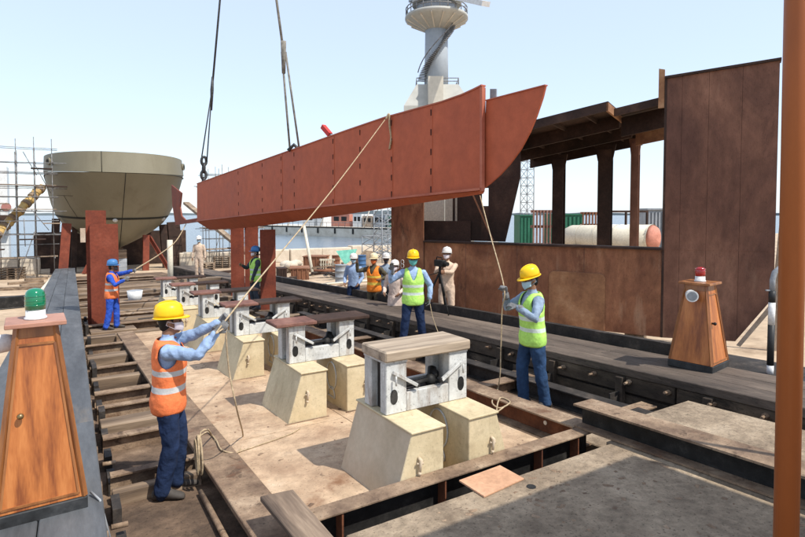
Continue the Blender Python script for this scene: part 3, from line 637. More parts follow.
# roof deck, sloping up towards the tall panel, with ribs and edge girder
def rz_(s): return 4.02 + (s + 3.2) * 0.155
roof = MB(); RD = 4.4
def slab(s0, s1, o0, o1, th, dz=0):
    q = [(s0, o0), (s1, o0), (s1, o1), (s0, o1)]
    return MB().hexa([WP(s, rz_(s) - th + dz - .02 * o, o) for s, o in q] + [WP(s, rz_(s) + dz - .02 * o, o) for s, o in q])
slab(-4.3, -1.17, 0, RD, .03).build('roof_plate', rustd, sb)
slab(-4.3, -1.17, -.02, .03, .16, -.031).build('edge_girder', rustd, sb)
slab(-1.20, -1.16, -.02, RD, .17, -.031).build('end_girder', rustpatch, sb)
for s in (-4.2, -3.4, -2.4, -1.7): slab(s, s + .03, .035, RD, .10, -.031).build('deck_rib', rustd, sb)
for o in (1.3, 2.8, RD - .1): slab(-4.3, -1.21, o, o + .06, .30, -.031).build('deck_girder', rustd, sb)
slab(-1.155, -.15, .55, 3.0, .03, -.06).build('inner_deck', rustd, sb)
slab(-1.155, -.15, .50, .545, .16, -.06).build('inner_edge', rustd, sb)
slab(-1.155, -.15, 1.25, 1.29, .42, -.12).build('inner_girder', rustd, sb)
slab(-1.155, -.15, 3.0, 3.05, .40, -.12).build('inner_girder', rustpatch, sb)
# posts at the far side
for (px_, wd, mt, tp_) in ((557.5, .30, rustd, 148), (604, .34, rustd, 138), (634, .19, rustw2, 138)):
    s, z = wpx(px_, 200, 3.6); zb = zg(-.27, 6); zt = rz_(s) - .02 * 3.6 - .35
    q = MB()
    for (da, db, oa, ob) in ((-wd / 2, wd / 2, 3.6, 3.62), (-wd / 2, wd / 2, 3.82, 3.84), (-.012, .012, 3.62, 3.82)):
        q.hexa([WP(s + a, zb, o) for a, o in ((da, oa), (db, oa), (db, ob), (da, ob))] + [WP(s + a, zt, o) for a, o in ((da, oa), (db, oa), (db, ob), (da, ob))])
    q.build('post', mt, sb)
    MB().prism([WP(s - wd * .55, zt - .3, 3.65), WP(s + wd * .55, zt - .3, 3.65), WP(s + wd * .8, zt + .12, 3.65), WP(s - wd * .8, zt + .12, 3.65)], nA * .05).build('gusset', mt, sb)
# dark standing plate with a slot to the left of the opening, and the pale plates behind it
s_a, z_ = wpx(457, 240, .5); s_b, z_ = wpx(505, 240, .5); s_c, z_ = wpx(520, 170, .5)
sl0, zl0 = wpx(481.5, 206, .5); sl1, zl1 = wpx(488.5, 188, .5)
for pts in ([(s_a, 1.43), (sl0, 1.43), (sl0, 3.6), (s_a, 3.6)], [(sl1, 1.43), (s_b, 1.43), (s_c, 2.9), (s_c, 3.6), (sl1, 3.6)],
            [(sl0, 1.43), (sl1, 1.43), (sl1, zl0), (sl0, zl0)], [(sl0, zl1), (sl1, zl1), (sl1, 3.6), (sl0, 3.6)]):
    wplate('dark_standing_plate', pts, .5, .03, rustd)
s_d, z_ = wpx(428, 230, .7); s_e, z_e = wpx(475, 221, .7)
wplate('low_plate', [(s_d, 1.40), (s_e, 1.40), (s_e, z_e), (s_d, z_e)], .45, .025, rustd)
for (pa_, pb_) in ((423, 444), (445, 459)):
    sa, z_ = wpx(pa_, 220, 1.6); sbb, z_ = wpx(pb_, 220, 1.6)
    wplate('pale_panel', [(sa, .5), (sbb, .5), (sbb, 3.2), (sa, 3.2)], 1.6, .03, tankm)
MB().bar(WP(-4.3, 2.6, .3), WP(-3.75, 1.46, .3), .03, .03).build('brace_bar', rustw, sb)
wplate('inner_post', [(s_d + .45, 1.40), (s_d + .5, 1.40), (s_d + .5, 3.4), (s_d + .45, 3.4)], 1.2, .05, rustd)
# weld seams and white chalk figures on the left pillar
for i, s in enumerate(cuts[1:-1]): wplate('weld_seam', [(s - .007, -.3), (s + .007, -.3), (s + .007, 1.385), (s - .007, 1.385)], -.005 if i else -.035, .004, rustw2)
chalk = plain('white_chalk', (0.75, 0.72, 0.68), 0.9)
def loop8(s, z, r, parent):
    for dz in (0, 1.75 * r):
        MB().tube([WP(s + r * .8 * math.cos(a), z + dz + r * math.sin(a), -.036) for a in [2 * math.pi * q / 12 for q in range(13)]], .008, 5).build('chalk_mark', chalk, parent)
for (px_, py_) in ((397.5, 266), (402.5, 265)):
    s, z = wpx(px_, py_, -.03); loop8(s, z - .02, .055, sb)
s, z = wpx(399, 280, -.03)
for (da, db) in (((-.1, -.1), (-.05, .1)), ((-.05, .1), (0, -.1)), ((.05, .12), (.12, -.1)), ((.02, .0), (.14, .02))):
    MB().tube([WP(s + da[0], z + da[1], -.036), WP(s + db[0], z + db[1], -.036)], .008, 5).build('chalk_mark', chalk, sb)
# leaning beige board behind the tall panel
a, b = PD(776, 300, 10.2), PD(793, 170, 10.2)
MB().bar(Vector((a.x, a.y, zg(-.27, a.y))), b, .25, .06, up=nA).build('leaning_board', beigep, label='tall beige board leaning at the right end of the rusty block', cat='board')
# black and white barrier post with hooked rail
p = G(770, 374, -.25); bp_t = thing('barrier_post', 'black and white banded post with a hooked grey rail at the right', 'barrier post', (p.x, p.y, zg(-.27, p.y)))
z = bp_t.location.z; bwb = plain('post_black', (0.03, 0.03, 0.03), 0.5)
for i, (za, zb, mt) in enumerate(((0, .16, whitep), (.161, .8, bwb), (.801, 1.15, whitep), (1.151, 1.33, bwb))):
    MB().cyl((p.x, p.y), .048, z + za, z + zb, 16).build('band', mt, bp_t)
hp = [p + Vector((0, 0, 1.33 - p.z + z))] + [Vector((p.x, p.y, z)) + RGT * q + Vector((0, 0, h)) for q, h in ((0, 1.5), (.03, 1.62), (.11, 1.69), (.22, 1.70), (.5, 1.70))]
MB().tube(hp, .04, 12).build('hooked_rail', greybin, bp_t)
MB().bar(Vector((p.x, p.y, z + 1.34)) - RGT * .1, Vector((p.x, p.y, z + 1.34)) + RGT * .02, .03, .02).build('clamp', greybin, bp_t)
# dark sheets on the ground right of the way
sbox(8.4, 10.3, 3.75, 5.5, -.268, -.245).build('ground_sheet', darksteel, label='dark steel sheet on the ground behind the red beacon stand', cat='steel sheet')
sbox(8.4, 10.4, 2.6, 3.5, -.268, -.1).build('dark_timber', plinthm, label='black timber baulk on the sand behind the barrier post', cat='timber')

# ================================================================== hanging keel section
d1, d2 = 8.0, 19.4
Ap = PD(482, 190, d1); Bp = PD(197, 215, d2); dB = Vector((Bp.x - Ap.x, Bp.y - Ap.y, 0)); LB = dB.length; dB.normalize()
nB = Vector((dB.y, -dB.x, 0));  nB = nB if nB.dot(FWD) > 0 or nB.x > 0 else -nB
if nB.x < 0: nB = -nB
def BP(u, z, o=0): q = Ap + dB * u + nB * o; return Vector((q.x, q.y, z))
def bpx(px, py): p = PL(px, py, Ap, Bp); return ((Vector((p.x, p.y, 0)) - Vector((Ap.x, Ap.y, 0))).dot(dB), p.z)
kb = thing('keel_section', 'long red primed steel keel section hanging from two crane slings', 'ship section', BP(LB / 2, 1.9))
top = [bpx(*p) for p in ((197, 184), (250, 165), (300, 147.5), (345, 131.5), (385, 118), (420, 108.5), (442, 102.5), (462, 95.5), (474, 90), (482, 86))]
bot = [bpx(*p) for p in ((482, 189), (400, 197.5), (300, 209), (197, 221))]
web = [BP(u, z, 0) for u, z in top + bot]
MB().prism(web, nB * .02).build('near_web', redox, kb)
def wid(u): return .05 + .85 * min(1, max(0, u) / 5.0) ** .8        # the section narrows towards the stem
us = [LB * k / 24 for k in range(25)]
# thin lip along the top edge and flange along the knuckle
lp = MB()
for (a, b) in zip(top[:-1], top[1:]): lp.bar(BP(a[0], a[1] + .012, .03), BP(b[0], b[1] + .012, .03), .09, .022)
lp.build('top_lip', rededge, kb)
lp = MB()
for (a, b) in zip(bot[:-1], bot[1:]): lp.bar(BP(a[0], a[1], -.01), BP(b[0], b[1], -.01), .07, .035)
lp.build('knuckle_bar', rededge, kb)
# V shaped bottom plating
vb = MB(); drop = [.10, .16, .24, .30]
def lerp_(P, u):
    P = sorted(P)
    return float(np.interp(u, [p[0] for p in P], [p[1] for p in P]))
nu_ = len(us); near = [BP(u, lerp_(bot, u) - .02, .0) for u in us]; mid = [BP(u, lerp_(bot, u) - .02 - (.04 + .26 * min(1, u / LB * 1.4)), wid(u) / 2) for u in us]; far = [BP(u, lerp_(bot, u) - .02, wid(u)) for u in us]
vb.add(near + mid + far, [(i, i + 1, nu_ + 1 + i, nu_ + i) for i in range(nu_ - 1)] + [(nu_ + i, nu_ + 1 + i, 2 * nu_ + 1 + i, 2 * nu_ + i) for i in range(nu_ - 1)])
fw = MB(); fw.add([BP(u, lerp_(bot, u), wid(u)) for u in us] + [BP(u, lerp_(top, u) - .02, wid(u)) for u in us], [(i, i + 1, nu_ + 1 + i, nu_ + i) for i in range(nu_ - 1)])
o = fw.build('far_web', redox, kb); md = o.modifiers.new('thick', 'SOLIDIFY'); md.thickness = .018; md.offset = 0
o = vb.build('bottom_plating', redox, kb); md = o.modifiers.new('thick', 'SOLIDIFY'); md.thickness = .018; md.offset = 0
# cut slots in the web: rows of short marks at the frames
slot = plain('slot_dark', (0.045, 0.014, 0.01), 0.9)
def lerp_top(u):
    for (a, b) in zip(top[:-1], top[1:]):
        lo, hi = sorted((a[0], b[0]))
        if lo <= u <= hi: t = (u - a[0]) / (b[0] - a[0]); return a[1] + t * (b[1] - a[1])
    return top[0][1]
def lerp_bot(u):
    return bot[0][1] + (bot[-1][1] - bot[0][1]) * (u - bot[0][0]) / (bot[-1][0] - bot[0][0])
for px_ in (431, 391.5, 360, 333, 294, 281, 262, 238):
    u, _ = bpx(px_, 160); zt, zb = lerp_top(u), lerp_bot(u)
    for f in (.08, .30, .52, .74, .94):
        z = zt + (zb - zt) * f
        MB().prism([BP(u + a, z + b, -.004) for a, b in ((-.012, -.05), (.012, -.05), (.016, .05), (-.02, .05))], nB * .003).build('slot', slot, kb)
for px_ in (431, 391.5, 333, 281):     # weld beads on the web
    u, _ = bpx(px_ + 1.2, 160); MB().bar(BP(u, lerp_top(u) - .01, -.002), BP(u, lerp_bot(u) + .03, -.002), .014, .008, up=tuple(nB)).build('weld_bead', redox, kb)
for px_ in (431, 391.5, 294, 238):     # internal frames
    u, _ = bpx(px_, 160)
    MB().prism([BP(u, lerp_top(u) - .1, .022), BP(u, lerp_bot(u), .022), BP(u, lerp_bot(u), wid(u) - .02), BP(u, lerp_top(u) - .1, wid(u) - .02)], dB * .015).build('frame_plate', redox, kb)
# stem plate at the near end, with its vertical edge bar and a grey bracket
stem = [bpx(*p) for p in ((483.5, 100), (543, 84.5), (540, 97), (534, 115), (527, 132), (518, 149), (507, 164), (497, 175), (488, 183), (480, 189))]
MB().prism([BP(u, z, .05) for u, z in stem], nB * .03).build('stem_plate', redox, kb)
e = MB(); e.bar(BP(stem[1][0], stem[1][1], .065), BP(stem[0][0], stem[0][1], .065), .06, .014); e.build('stem_lip', rededge, kb)
a, b = bpx(482.5, 87), bpx(482.5, 189)
MB().bar(BP(a[0], a[1], -.005), BP(b[0], b[1] - .03, -.005), .05, .05).build('end_bar', rededge, kb)
c1, c2 = bpx(485, 88), bpx(491, 101)
MB().prism([BP(c1[0], c1[1], .10), BP(c2[0], c1[1] - .02, .10), BP(c2[0], c2[1] - .2, .10), BP(c1[0], c2[1] - .2, .10)], nB * .02).build('grey_bracket', greybin, kb)
# far end: bottom strip and up-turned horn
hn = [bpx(*p) for p in ((196, 218), (184, 220), (180, 216), (178.5, 207), (180, 193), (170, 185), (171, 205), (174, 225), (196, 222))]
MB().prism([BP(u, z, .05) for u, z in hn], nB * .05).build('horn_plate', redcol, kb)

# lifting gear
def chain_of(a, b, r, name, mt, n, parent):
    m = MB(); a = Vector(a); b = Vector(b); d = (b - a).normalized(); st = (b - a).length / n
    x = d.cross(Vector((0, 1, 0))).normalized(); y = d.cross(x)
    for i in range(n):
        c = a + d * (st * (i + .5)); q = x if i % 2 else y
        m.tube([c + d * (st * .62 * math.cos(t)) + q * (st * .34 * math.sin(t)) for t in [2 * math.pi * k / 12 for k in range(13)]], r, 6)
    return m.build(name, mt, parent)
pts = [PD(203.5, 184, d2 - .2), PD(204, 161, d2 - .2), PD(212, 90, d2 - .2), PD(220, 0, d2 - .2), PD(243, -260, d2 - .2)]
sg = thing('crane_cable', 'black steel crane cable with shackles holding the far end of the red section', 'crane cable', pts[0])
m = MB(); m.tube(pts[2:], .035, 8); m.build('wire', cable, sg)
o_ = RGT * .10
MB().tube([pts[1] - o_, pts[2]], .022, 8).build('sling_leg', cable, sg); MB().tube([pts[1] + o_, pts[2]], .022, 8).build('sling_leg', cable, sg)
MB().tube([pts[2] - Vector((0, 0, .7)) + RGT * -.03, pts[2], pts[2] + Vector((0, 0, .45)) + RGT * .03], [.03, .06, .04], 8).build('splice', cable, sg)
chain_of(pts[0] - Vector((0, 0, .05)), pts[1] + Vector((0, 0, .12)), .05, 'shackles', cable, 4, sg)
dS = 8.0 + (19.4 - 8.0) * 0.54
u, _z = bpx(292, 148); pB = BP(u, _z + .02, .05); dS = pB.dot(FWD)
pts = [pB, PD(283.5, 52, dS), PD(276.5, 0, dS), PD(243, -260, dS)]
sg = thing('crane_sling', 'grey webbing sling looped under the middle of the red section', 'crane sling', pB)
MB().tube([pB - RGT * .10, pts[1] - RGT * .04], .026, 8).build('sling_leg', slingm, sg); MB().tube([pB + RGT * .12, pts[1] + RGT * .05], .026, 8).build('sling_leg', slingm, sg)
MB().tube(pts[1:], .032, 8).build('wire', slingm, sg)
MB().tube([pts[1] - Vector((0, 0, .5)), pts[1] + Vector((0, 0, .25))], [.045, .07], 8).build('knot', slingm, sg)
MB().tube([pB - RGT * .14 - Vector((0, 0, .08)), pB + Vector((0, 0, .06)), pB + RGT * .14 - Vector((0, 0, .08))], .045, 8).build('shackle', cable, sg)

# ================================================================== red columns
def column(name, label, base_px, h, top_px, wpx_, dpt=None, rz=0.0):
    p = G(*base_px, h); d = p.dot(FWD); zt = PD(*top_px, d).z; wd = wpx_ / F * d
    t = thing(name, label, 'column', (p.x, p.y, p.z - .02), rz, 'red primed columns')
    hh = zt - p.z + .02; x = wd / 2
    MB().box(-x, x, -.012, .012, 0, hh).build('face_plate', redcol, t, local=True)
    MB().box(-x, -x + .016, .013, .24, 0, hh - .01).build('flange', redcol, t, local=True)
    MB().box(x - .016, x, .013, .24, 0, hh - .01).build('flange', redcol, t, local=True)
    MB().box(-x, x, .225, .24, 0, hh - .02).build('back_plate', redcol, t, local=True) if False else None
    MB().box(-x - .06, x + .06, -.06, .3, -.015, -.001).build('foot_plate', oldbeam, t, local=True)
    return t, hh, wd
fz = -YAW * .55
t, hh, wd = column('red_column', 'tall red primed column standing just behind the worker in blue overalls', (106, 325), -.05, (106, 224), 25, rz=R(-2))
MB().box(-wd / 2 - .08, wd / 2 - .25, .26, .28, 0, hh + .34).build('rear_plate', redcol, t, local=True)
MB().box(-wd / 2 - .20, -wd / 2 - .09, .1, .12, hh - .45, hh - .10).build('pale_tab', beigep, t, local=True)
t, hh, wd = column('red_column', 'leftmost of the three red primed columns right of centre left', (238, 296), 0.0, (238, 221.5), 13, rz=-YAW * .5)
for q in range(7): MB().box(wd / 2 + .02, wd / 2 + .05, -.01, .01, .3 + q * .33, .38 + q * .33).build('lug', redcol, t, local=True)
column('red_column', 'middle red primed column, partly hidden behind the worker in green vest', (252, 300), 0.0, (252, 224), 13, rz=-YAW * .5)
column('red_column', 'nearest of the three red primed columns, right of the worker in green vest', (268.5, 309), 0.0, (268.5, 229.5), 15, rz=-YAW * .5)

# ================================================================== the ship on the slip
def ship():
    X0, Y0 = 3.95, 40.0; ground = zg(-.27, Y0)
    zk = PD(128, 249, 40).z; zt = PD(120, 151, 35.5).z
    Hh = zt - zk
    t = thing('ship_hull', 'olive painted ship bow standing on the slip in scaffolding', 'ship', (X0, Y0, zk))
    lev = [(0.0, 0.15, 5.6, 8.5), (.035, 1.3, 5.0, 8.0), (.09, 2.3, 4.5, 7.6), (.17, 3.2, 3.9, 7.0), (.25, 3.8, 3.4, 6.5), (.325, 4.14, 2.9, 6.7), (.345, 4.2, 2.8, 6.6), (.45, 4.45, 2.1, 6.5), (.56, 4.62, 1.4, 6.4), (.68, 4.75, .65, 6.4), (.79, 4.84, 0.0, 6.4), (.795, 4.88, -0.04, 6.4), (1.0, 4.84, 0.2, 6.6)]
    N_ = 18
    rows = []
    for (f, W, yb, L) in lev:
        row = []
        for i in range(N_ + 1):
            a = math.pi / 2 * i / N_
            x = .94 * W * math.sin(a) ** 0.9; y = yb + L * (1 - math.cos(a))
            row.append(Vector((x, y, zk + f * Hh + (.28 * (1 - math.cos(a)) if f < .9 else 0))))
        row.append(Vector((.94 * W, 26, row[-1].z)))
        left = [Vector((-v.x, v.y, v.z)) for v in row[::-1]][:-1]
        rows.append([Vector((X0 + v.x, Y0 + v.y, v.z)) for v in left + row])
    # sheer: deck edge rises slightly to the bow already in perspective
    m = MB(); m.rings(rows[:11], caps=False, smooth=True, closed=False); m.build('hull_plating', hullm, t)
    m = MB(); m.rings(rows[11:], caps=False, smooth=True, closed=False); o = m.build('bulwark', hullm, t); md = o.modifiers.new('thick', 'SOLIDIFY'); md.thickness = .1; md.offset = -1; es = o.modifiers.new('edges', 'EDGE_SPLIT'); es.split_angle = R(35)
    m = MB(); m.rings([[v + Vector((0, -.03, -.01)) + (v - Vector((X0, Y0 + 12, v.z))).normalized() * .01 for v in rows[5]], [v + Vector((0, -.03, 0)) + (v - Vector((X0, Y0 + 12, v.z))).normalized() * .01 for v in rows[6]]], caps=False, closed=False)
    m.build('dark_weld_band', hullin, t)
    # deck lid inside
    m = MB(); r5 = [Vector((v.x, v.y, rows[11][len(rows[11]) // 2].z)) for v in rows[11]]; m.add(r5, [tuple(range(len(r5)))]); m.build('deck', hullin, t)
    # stem seams
    c = len(rows[0]) // 2
    MB().tube([rows[k][c] + Vector((0, -.005, 0)) for k in range(11)], .022, 6).build('stem_seam', hullin, t)
    MB().tube([rows[k][c - 3] + Vector((0, -.01, 0)) for k in (11, 12)], .02, 6).build('bulwark_seam', hullin, t)
    for sx, k in ((-1, c - 13), (1, c + 13)):
        q = rows[11][k] * .45 + rows[12][k] * .55; d = (q - Vector((X0, Y0 + 6, q.z))).normalized()
        MB().tube([q + d * .02, q + d * .14], .25, 14).build('fairlead', hullm, t)
        MB().tube([q + d * .145, q + d * .15], .15, 14).build('fairlead_hole', hullin, t)
    # hull plate seams as faint ridges
    for k in (8,):
        MB().tube([v + Vector((0, -.01, 0)) for v in rows[k][7:12]], .012, 5).build('plate_seam', hullin, t)
    MB().tube([rows[8][9] + Vector((0, -.01, 0)), rows[7][10] + Vector((0, -.01, 0)), rows[6][11] + Vector((0, -.02, 0))], .012, 5).build('plate_seam', hullin, t)
    for (i, f) in ((c + 10, .3), (c - 1, .2)):
        q = rows[5][i] * (1 - f) + rows[4][i] * f
        MB().ball(q + Vector((0, -.05, .1)), .18, 10, 6).build('draft_lug', greyw, t)
    return X0, Y0, zk
SX, SY, SZK = ship()
def strut(name, label, a, b, wd, mt, group):
    a = Vector(a); b = Vector(b); m = ibeam(a, b, wd, wd) if abs((b - a).normalized().z) < .9 else MB().bar(a, b, wd, wd)
    return m.build(name, mt, label=label, cat='prop', group=group)
gz = lambda y: zg(-.27, y)
strut('hull_prop', 'upright red prop under the left side of the ship', (SX - 3.6, SY + 3.0, gz(SY + 3)), (SX - 3.3, SY + 3.4, SZK + 1.9), .55, redcol, 'props under the ship')
strut('hull_prop', 'upright red prop under the right side of the ship', (SX + 1.6, SY + 4.2, gz(SY + 4.2)), (SX + 1.7, SY + 4.4, SZK + 1.0), .42, redcol, 'props under the ship')
strut('hull_prop', 'slanting red prop left of the ship keel', (SX - 2.4, SY + 3.4, gz(SY + 3.4) + .05), (SX - 1.2, SY + 4.6, SZK + .75), .3, redcol, 'props under the ship')
strut('hull_prop', 'slanting red prop right of the ship keel', (SX + 3.3, SY + 4, gz(SY + 4) + .05), (SX + 2.0, SY + 4.6, SZK + 1.0), .25, redcol, 'props under the ship')
for i, (dx, wd, zz) in enumerate(((-4.1, .5, 2.2), (4.2, .9, 1.9), (3.4, .5, 1.7), (-2.9, .35, 1.6))):
    MB().bar((SX + dx, SY + 6.5, gz(SY + 6.5)), (SX + dx * .95, SY + 6.8, SZK + zz), wd, .5).build('hull_prop', rustd, label='dark prop behind the red ones, %s under the ship' % ('far left', 'far right', 'right', 'left')[i], cat='prop', group='dark props under the ship')
for k in range(4):
    y = SY + 4.6 + k * 2.6
    m = MB(); zb = gz(y); nl = 5
    t = thing('keel_block', 'grey block under the keel of the ship, %s from the bow' % ORD[k].replace('nearest', 'first'), 'keel block', (SX, y, zb), group='keel blocks under the ship')
    hh = (SZK - zb - .02) / nl
    for q in range(nl): MB().box(SX - .38, SX + .38, y - .4, y + .4, zb + q * hh + .002, zb + (q + 1) * hh - .004).build('layer', greybin if q < 3 else oldtimberx, t, bevel=.02)
# dark berth wall deep under the hull
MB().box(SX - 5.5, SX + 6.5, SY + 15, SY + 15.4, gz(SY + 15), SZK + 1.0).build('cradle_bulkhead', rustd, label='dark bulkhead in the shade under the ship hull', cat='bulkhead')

# ================================================================== scaffolds round the ship
def scaffold(label, x0, y0, nx, ny, nz, bay, lift, boards, seed):
    rnd = random.Random(seed)
    t = thing('scaffold', label, 'scaffold', (x0, y0, gz(y0)))
    r_ = .024
    for i in range(nx + 1):
        for j in range(ny + 1):
            y = y0 + j * bay; h_ = nz * lift + rnd.uniform(.3, 1.4)
            MB().tube([(x0 + i * bay, y, gz(y)), (x0 + i * bay, y, gz(y0) + h_)], r_, 6).build('upright', galv, t)
    for k in range(1, nz + 1):
        z = gz(y0) + k * lift - .3
        for j in range(ny + 1):
            if rnd.random() < .2: continue
            MB().tube([(x0 - rnd.uniform(.1, .9), y0 + j * bay - .05, z + rnd.uniform(-.15, .15)), (x0 + nx * bay * rnd.choice((1, 1, .7)) + rnd.uniform(.1, .8), y0 + j * bay - .05, z + rnd.uniform(-.03, .03))], r_, 6).build('ledger', galv, t)
            MB().tube([(x0 - .3, y0 + j * bay - .05, z + .9), (x0 + nx * bay + .3, y0 + j * bay - .05, z + .9)], r_ * .9, 6).build('guard_rail', galv, t)
        for i in range(nx + 1):
            MB().tube([(x0 + i * bay + .05, y0 - .3, z + .07), (x0 + i * bay + .05, y0 + ny * bay + .3, z + .07)], r_, 6).build('transom', galv, t)
        if k in boards:
            for q in range(4):
                MB().box(x0 - .25 + rnd.uniform(-.3, .2), x0 + nx * bay * rnd.choice((.55, 1, 1)) + .2, y0 + q * .26, y0 + q * .26 + .235, z + .105, z + .15).build('board', plankm, t)
    for q in range(7):
        xa = x0 + rnd.uniform(0, nx * bay); za = gz(y0) + rnd.uniform(.3, nz * lift - 1); ln = rnd.uniform(-1.8, 1.8)
        MB().tube([(xa, y0 - .12, za), (xa + ln, y0 - .12, za + rnd.uniform(.8, 2.4))], r_, 6).build('brace', galv, t)
        MB().box(xa - .3, xa + rnd.uniform(.4, 1.1), y0 - .2, y0 + .5, za + .4, za + .46).build('board', plankm if q % 2 else rustd, t)
    for i in range(0, nx, 2):
        MB().tube([(x0 + i * bay, y0 - .1, gz(y0) + .1), (x0 + (i + 1) * bay, y0 - .1, gz(y0) + 2 * lift)], r_, 6).build('brace', galv, t)
    return t
scaffold('steel tube scaffold left of the ship bow', -3.9, 41.0, 4, 2, 5, .95, 1.5, (1, 3, 4), 3)
scaffold('steel tube scaffold right of the ship bow', 9.6, 42.0, 4, 2, 4, 1.0, 1.6, (1, 2, 3), 5)
def diag(name, label, cat, a, b, wd, ht, mt): return MB().bar(a, b, wd, ht).build(name, mt, label=label, cat=cat)
a, b = PD(-14, 246, 33), PD(43, 186, 36.5)
t = thing('debris_chute', 'tan and yellow debris chute slanting up to the left side of the ship', 'chute', a)
MB().tube([a.lerp(b, k / 16) + Vector((0, 0, .06 * math.sin(k * 1.9))) for k in range(17)], [.26 + .03 * math.sin(k * 2.3) for k in range(17)], 12).build('chute_tube', yellowm, t)
for k in range(1, 16, 2): c_ = a.lerp(b, k / 16); v_ = (b - a).normalized() * .12; MB().tube([c_ - v_, c_ + v_], .30, 12).build('chute_band', plankm, t)
a, b = PD(20, 262, 36), PD(20, 262, 36)
t = thing('white_tower', 'white painted tower cabin at the far left edge', 'tower', PD(2, 262, 55)); L0 = t.location; t.location.z = gz(L0.y)
hx = PD(2, 166, 55).z
MB().box(L0.x - 3.2, L0.x + .6, L0.y, L0.y + 3, t.location.z, hx).build('cabin', whitep, t)
c = PD(6, 207, 54.9); MB().tube([Vector((c.x, L0.y - .02, c.z)), Vector((c.x, L0.y - .06, c.z))], .42, 20).build('red_emblem', plain('emblem_red', (0.4, 0.18, 0.15)), t)
MB().box(L0.x - 3.2, L0.x + .8, L0.y - .9, L0.y - .01, c.z - 2.2, c.z - .8).build('dark_porch', rustd, t)
# brown plank leaning between scaffold and red section
a, b = PD(186, 203, 27), PD(234, 242, 24); MB().bar(a, Vector((b.x, b.y, b.z)).lerp(a, 0) + (b - a) * .55, .28, .12).build('slanting_timber', plankm, label='brown timber slanting down behind the far end of the red section', cat='timber')
# white post with rope near the ship, bucket
p = G(170.5, 279, .1); zt = PD(170, 240, p.dot(FWD)).z
MB().tube([Vector((p.x, p.y, zg(-.2, p.y))), Vector((p.x, p.y, zt))], .13, 10).build('white_post', tankm, label='pale wooden post standing on the slip before the ship', cat='post')
p = G(135, 301, -.05); bk = thing('bucket', 'white plastic bucket on the cross timbers behind the blue worker', 'bucket', (p.x, p.y, p.z - .03))
MB().cyl((p.x, p.y), .20, p.z - .03, p.z + .36, 16, .25).build('pail', whitep, bk); MB().cyl((p.x, p.y), .23, p.z + .361, p.z + .366, 16).build('fill', greybin, bk)
MB().tube([(p.x + .25 * math.cos(q), p.y - .02, p.z + .35 - .12 * math.sin(q)) for q in [math.pi * k / 10 for k in range(11)]], .008, 5).build('handle', greyw, bk)
# things left of the left way
a, b = G(-8, 307, -.15), G(47, 302, -.15)
MB().bar(a + Vector((0, 0, .12)), b + Vector((0, 0, .12)), .3, .38).build('steel_baulk', black, bevel=.01, label='black steel baulk lying across the sand at the far left', cat='baulk')
MB().tube([G(59, 270, .1), G(34, 301, .1)], .10, 10).build('pale_pipe', tankm, label='pale pipe lying along the left launching way', cat='pipe')
for i, (px_, py_, wd) in enumerate(((8, 285, 1.6), (25, 281, 1.1))):
    p = G(px_, py_, YARD); MB().bar(p + Vector((0, 0, .07)), p + Vector((wd, .5, .07 - SL * .5)), .2, .14).build('scrap_timber', oldtimberx, label=('short timber on the sand at the left edge', 'short timber on the sand before the left scaffold')[i], cat='timber')

# ================================================================== quay blocks, water side
nb = 0
for k in range(16):
    x = -7 + k * 3.05; y = 46 + random.uniform(-.1, .1)
    if 0.2 < x + 1.5 < 8.5: continue
    hgt = 1.15 + random.uniform(-.08, .1); zb = gz(y) - .02
    place = 'left of the ship' if x < 0 else 'right of the ship'; nb = (k + 1) if x < 0 else (nb + 1 if nb < 20 else 1); NTH = ['', 'first', 'second', 'third', 'fourth', 'fifth', 'sixth', 'seventh', 'eighth', 'ninth', 'tenth', 'eleventh', 'twelfth', 'thirteenth']
    if x > 0 and k and not globals().get('right_started'): right_started = True; nb = 1
    MB().box(x, x + 3.0, y, y + 1.0, zb, zb + hgt).build('quay_block', stone, bevel=.06, label='pale concrete block, %s counted from the left in the quay wall %s' % (NTH[nb], place), cat='concrete block', group='concrete quay blocks ' + place)
# barge moored behind the wall
bd = 130.0
def at(px, z, d): p = PD(px, 213, d); return Vector((p.x, p.y, z))
a, b = at(258, 0, 150), at(400, 0, 118); db_ = (b - a); db_.z = 0; Lb = db_.length; db_.normalize(); nb_ = Vector((-db_.y, db_.x, 0)); nb_ = nb_ if nb_.dot(FWD) > 0 else -nb_
bt = thing('barge', 'long grey barge moored beyond the quay with machinery on deck', 'barge', (a.x, a.y, SEAZ))
dk = PD(330, 226.5, 134).z
def bx_(u0, u1, o0, o1, z0, z1, name, mt, parent=bt):
    q = [a + db_ * u + nb_ * o for u, o in ((u0, o0), (u1, o0), (u1, o1), (u0, o1))]
    return MB().hexa([Vector((v.x, v.y, z0)) for v in q] + [Vector((v.x, v.y, z1)) for v in q]).build(name, mt, parent)
q = [(0, dk), (Lb, dk), (Lb, SEAZ - .5), (7, SEAZ - .5)]
MB().prism([Vector((a.x, a.y, 0)) + db_ * u + Vector((0, 0, z)) for u, z in q], nb_ * 12).build('hull', bargem, bt)
MB().prism([Vector((a.x, a.y, 0)) + db_ * u - nb_ * .05 + Vector((0, 0, z)) for u, z in ((-.3, dk), (Lb, dk), (Lb, dk - .35), (.1, dk - .35))], nb_ * .04).build('rubbing_strake', darksteel, bt)
for u in (6, 12, 18, 24, 30, 36): bx_(u, u + .5, -.15, -.06, dk - 1.6, dk - .4, 'fender', black)
cabs = [(13, 17, 3.2, whitep), (18, 20, 4.2, whitep), (22.5, 28, 3.0, pinkend), (29, 31.5, 3.0, whitep), (31.8, 34.5, 2.6, beigep), (34.8, 38, 2.8, greybin), (38.5, 41, 2.6, greenc)]
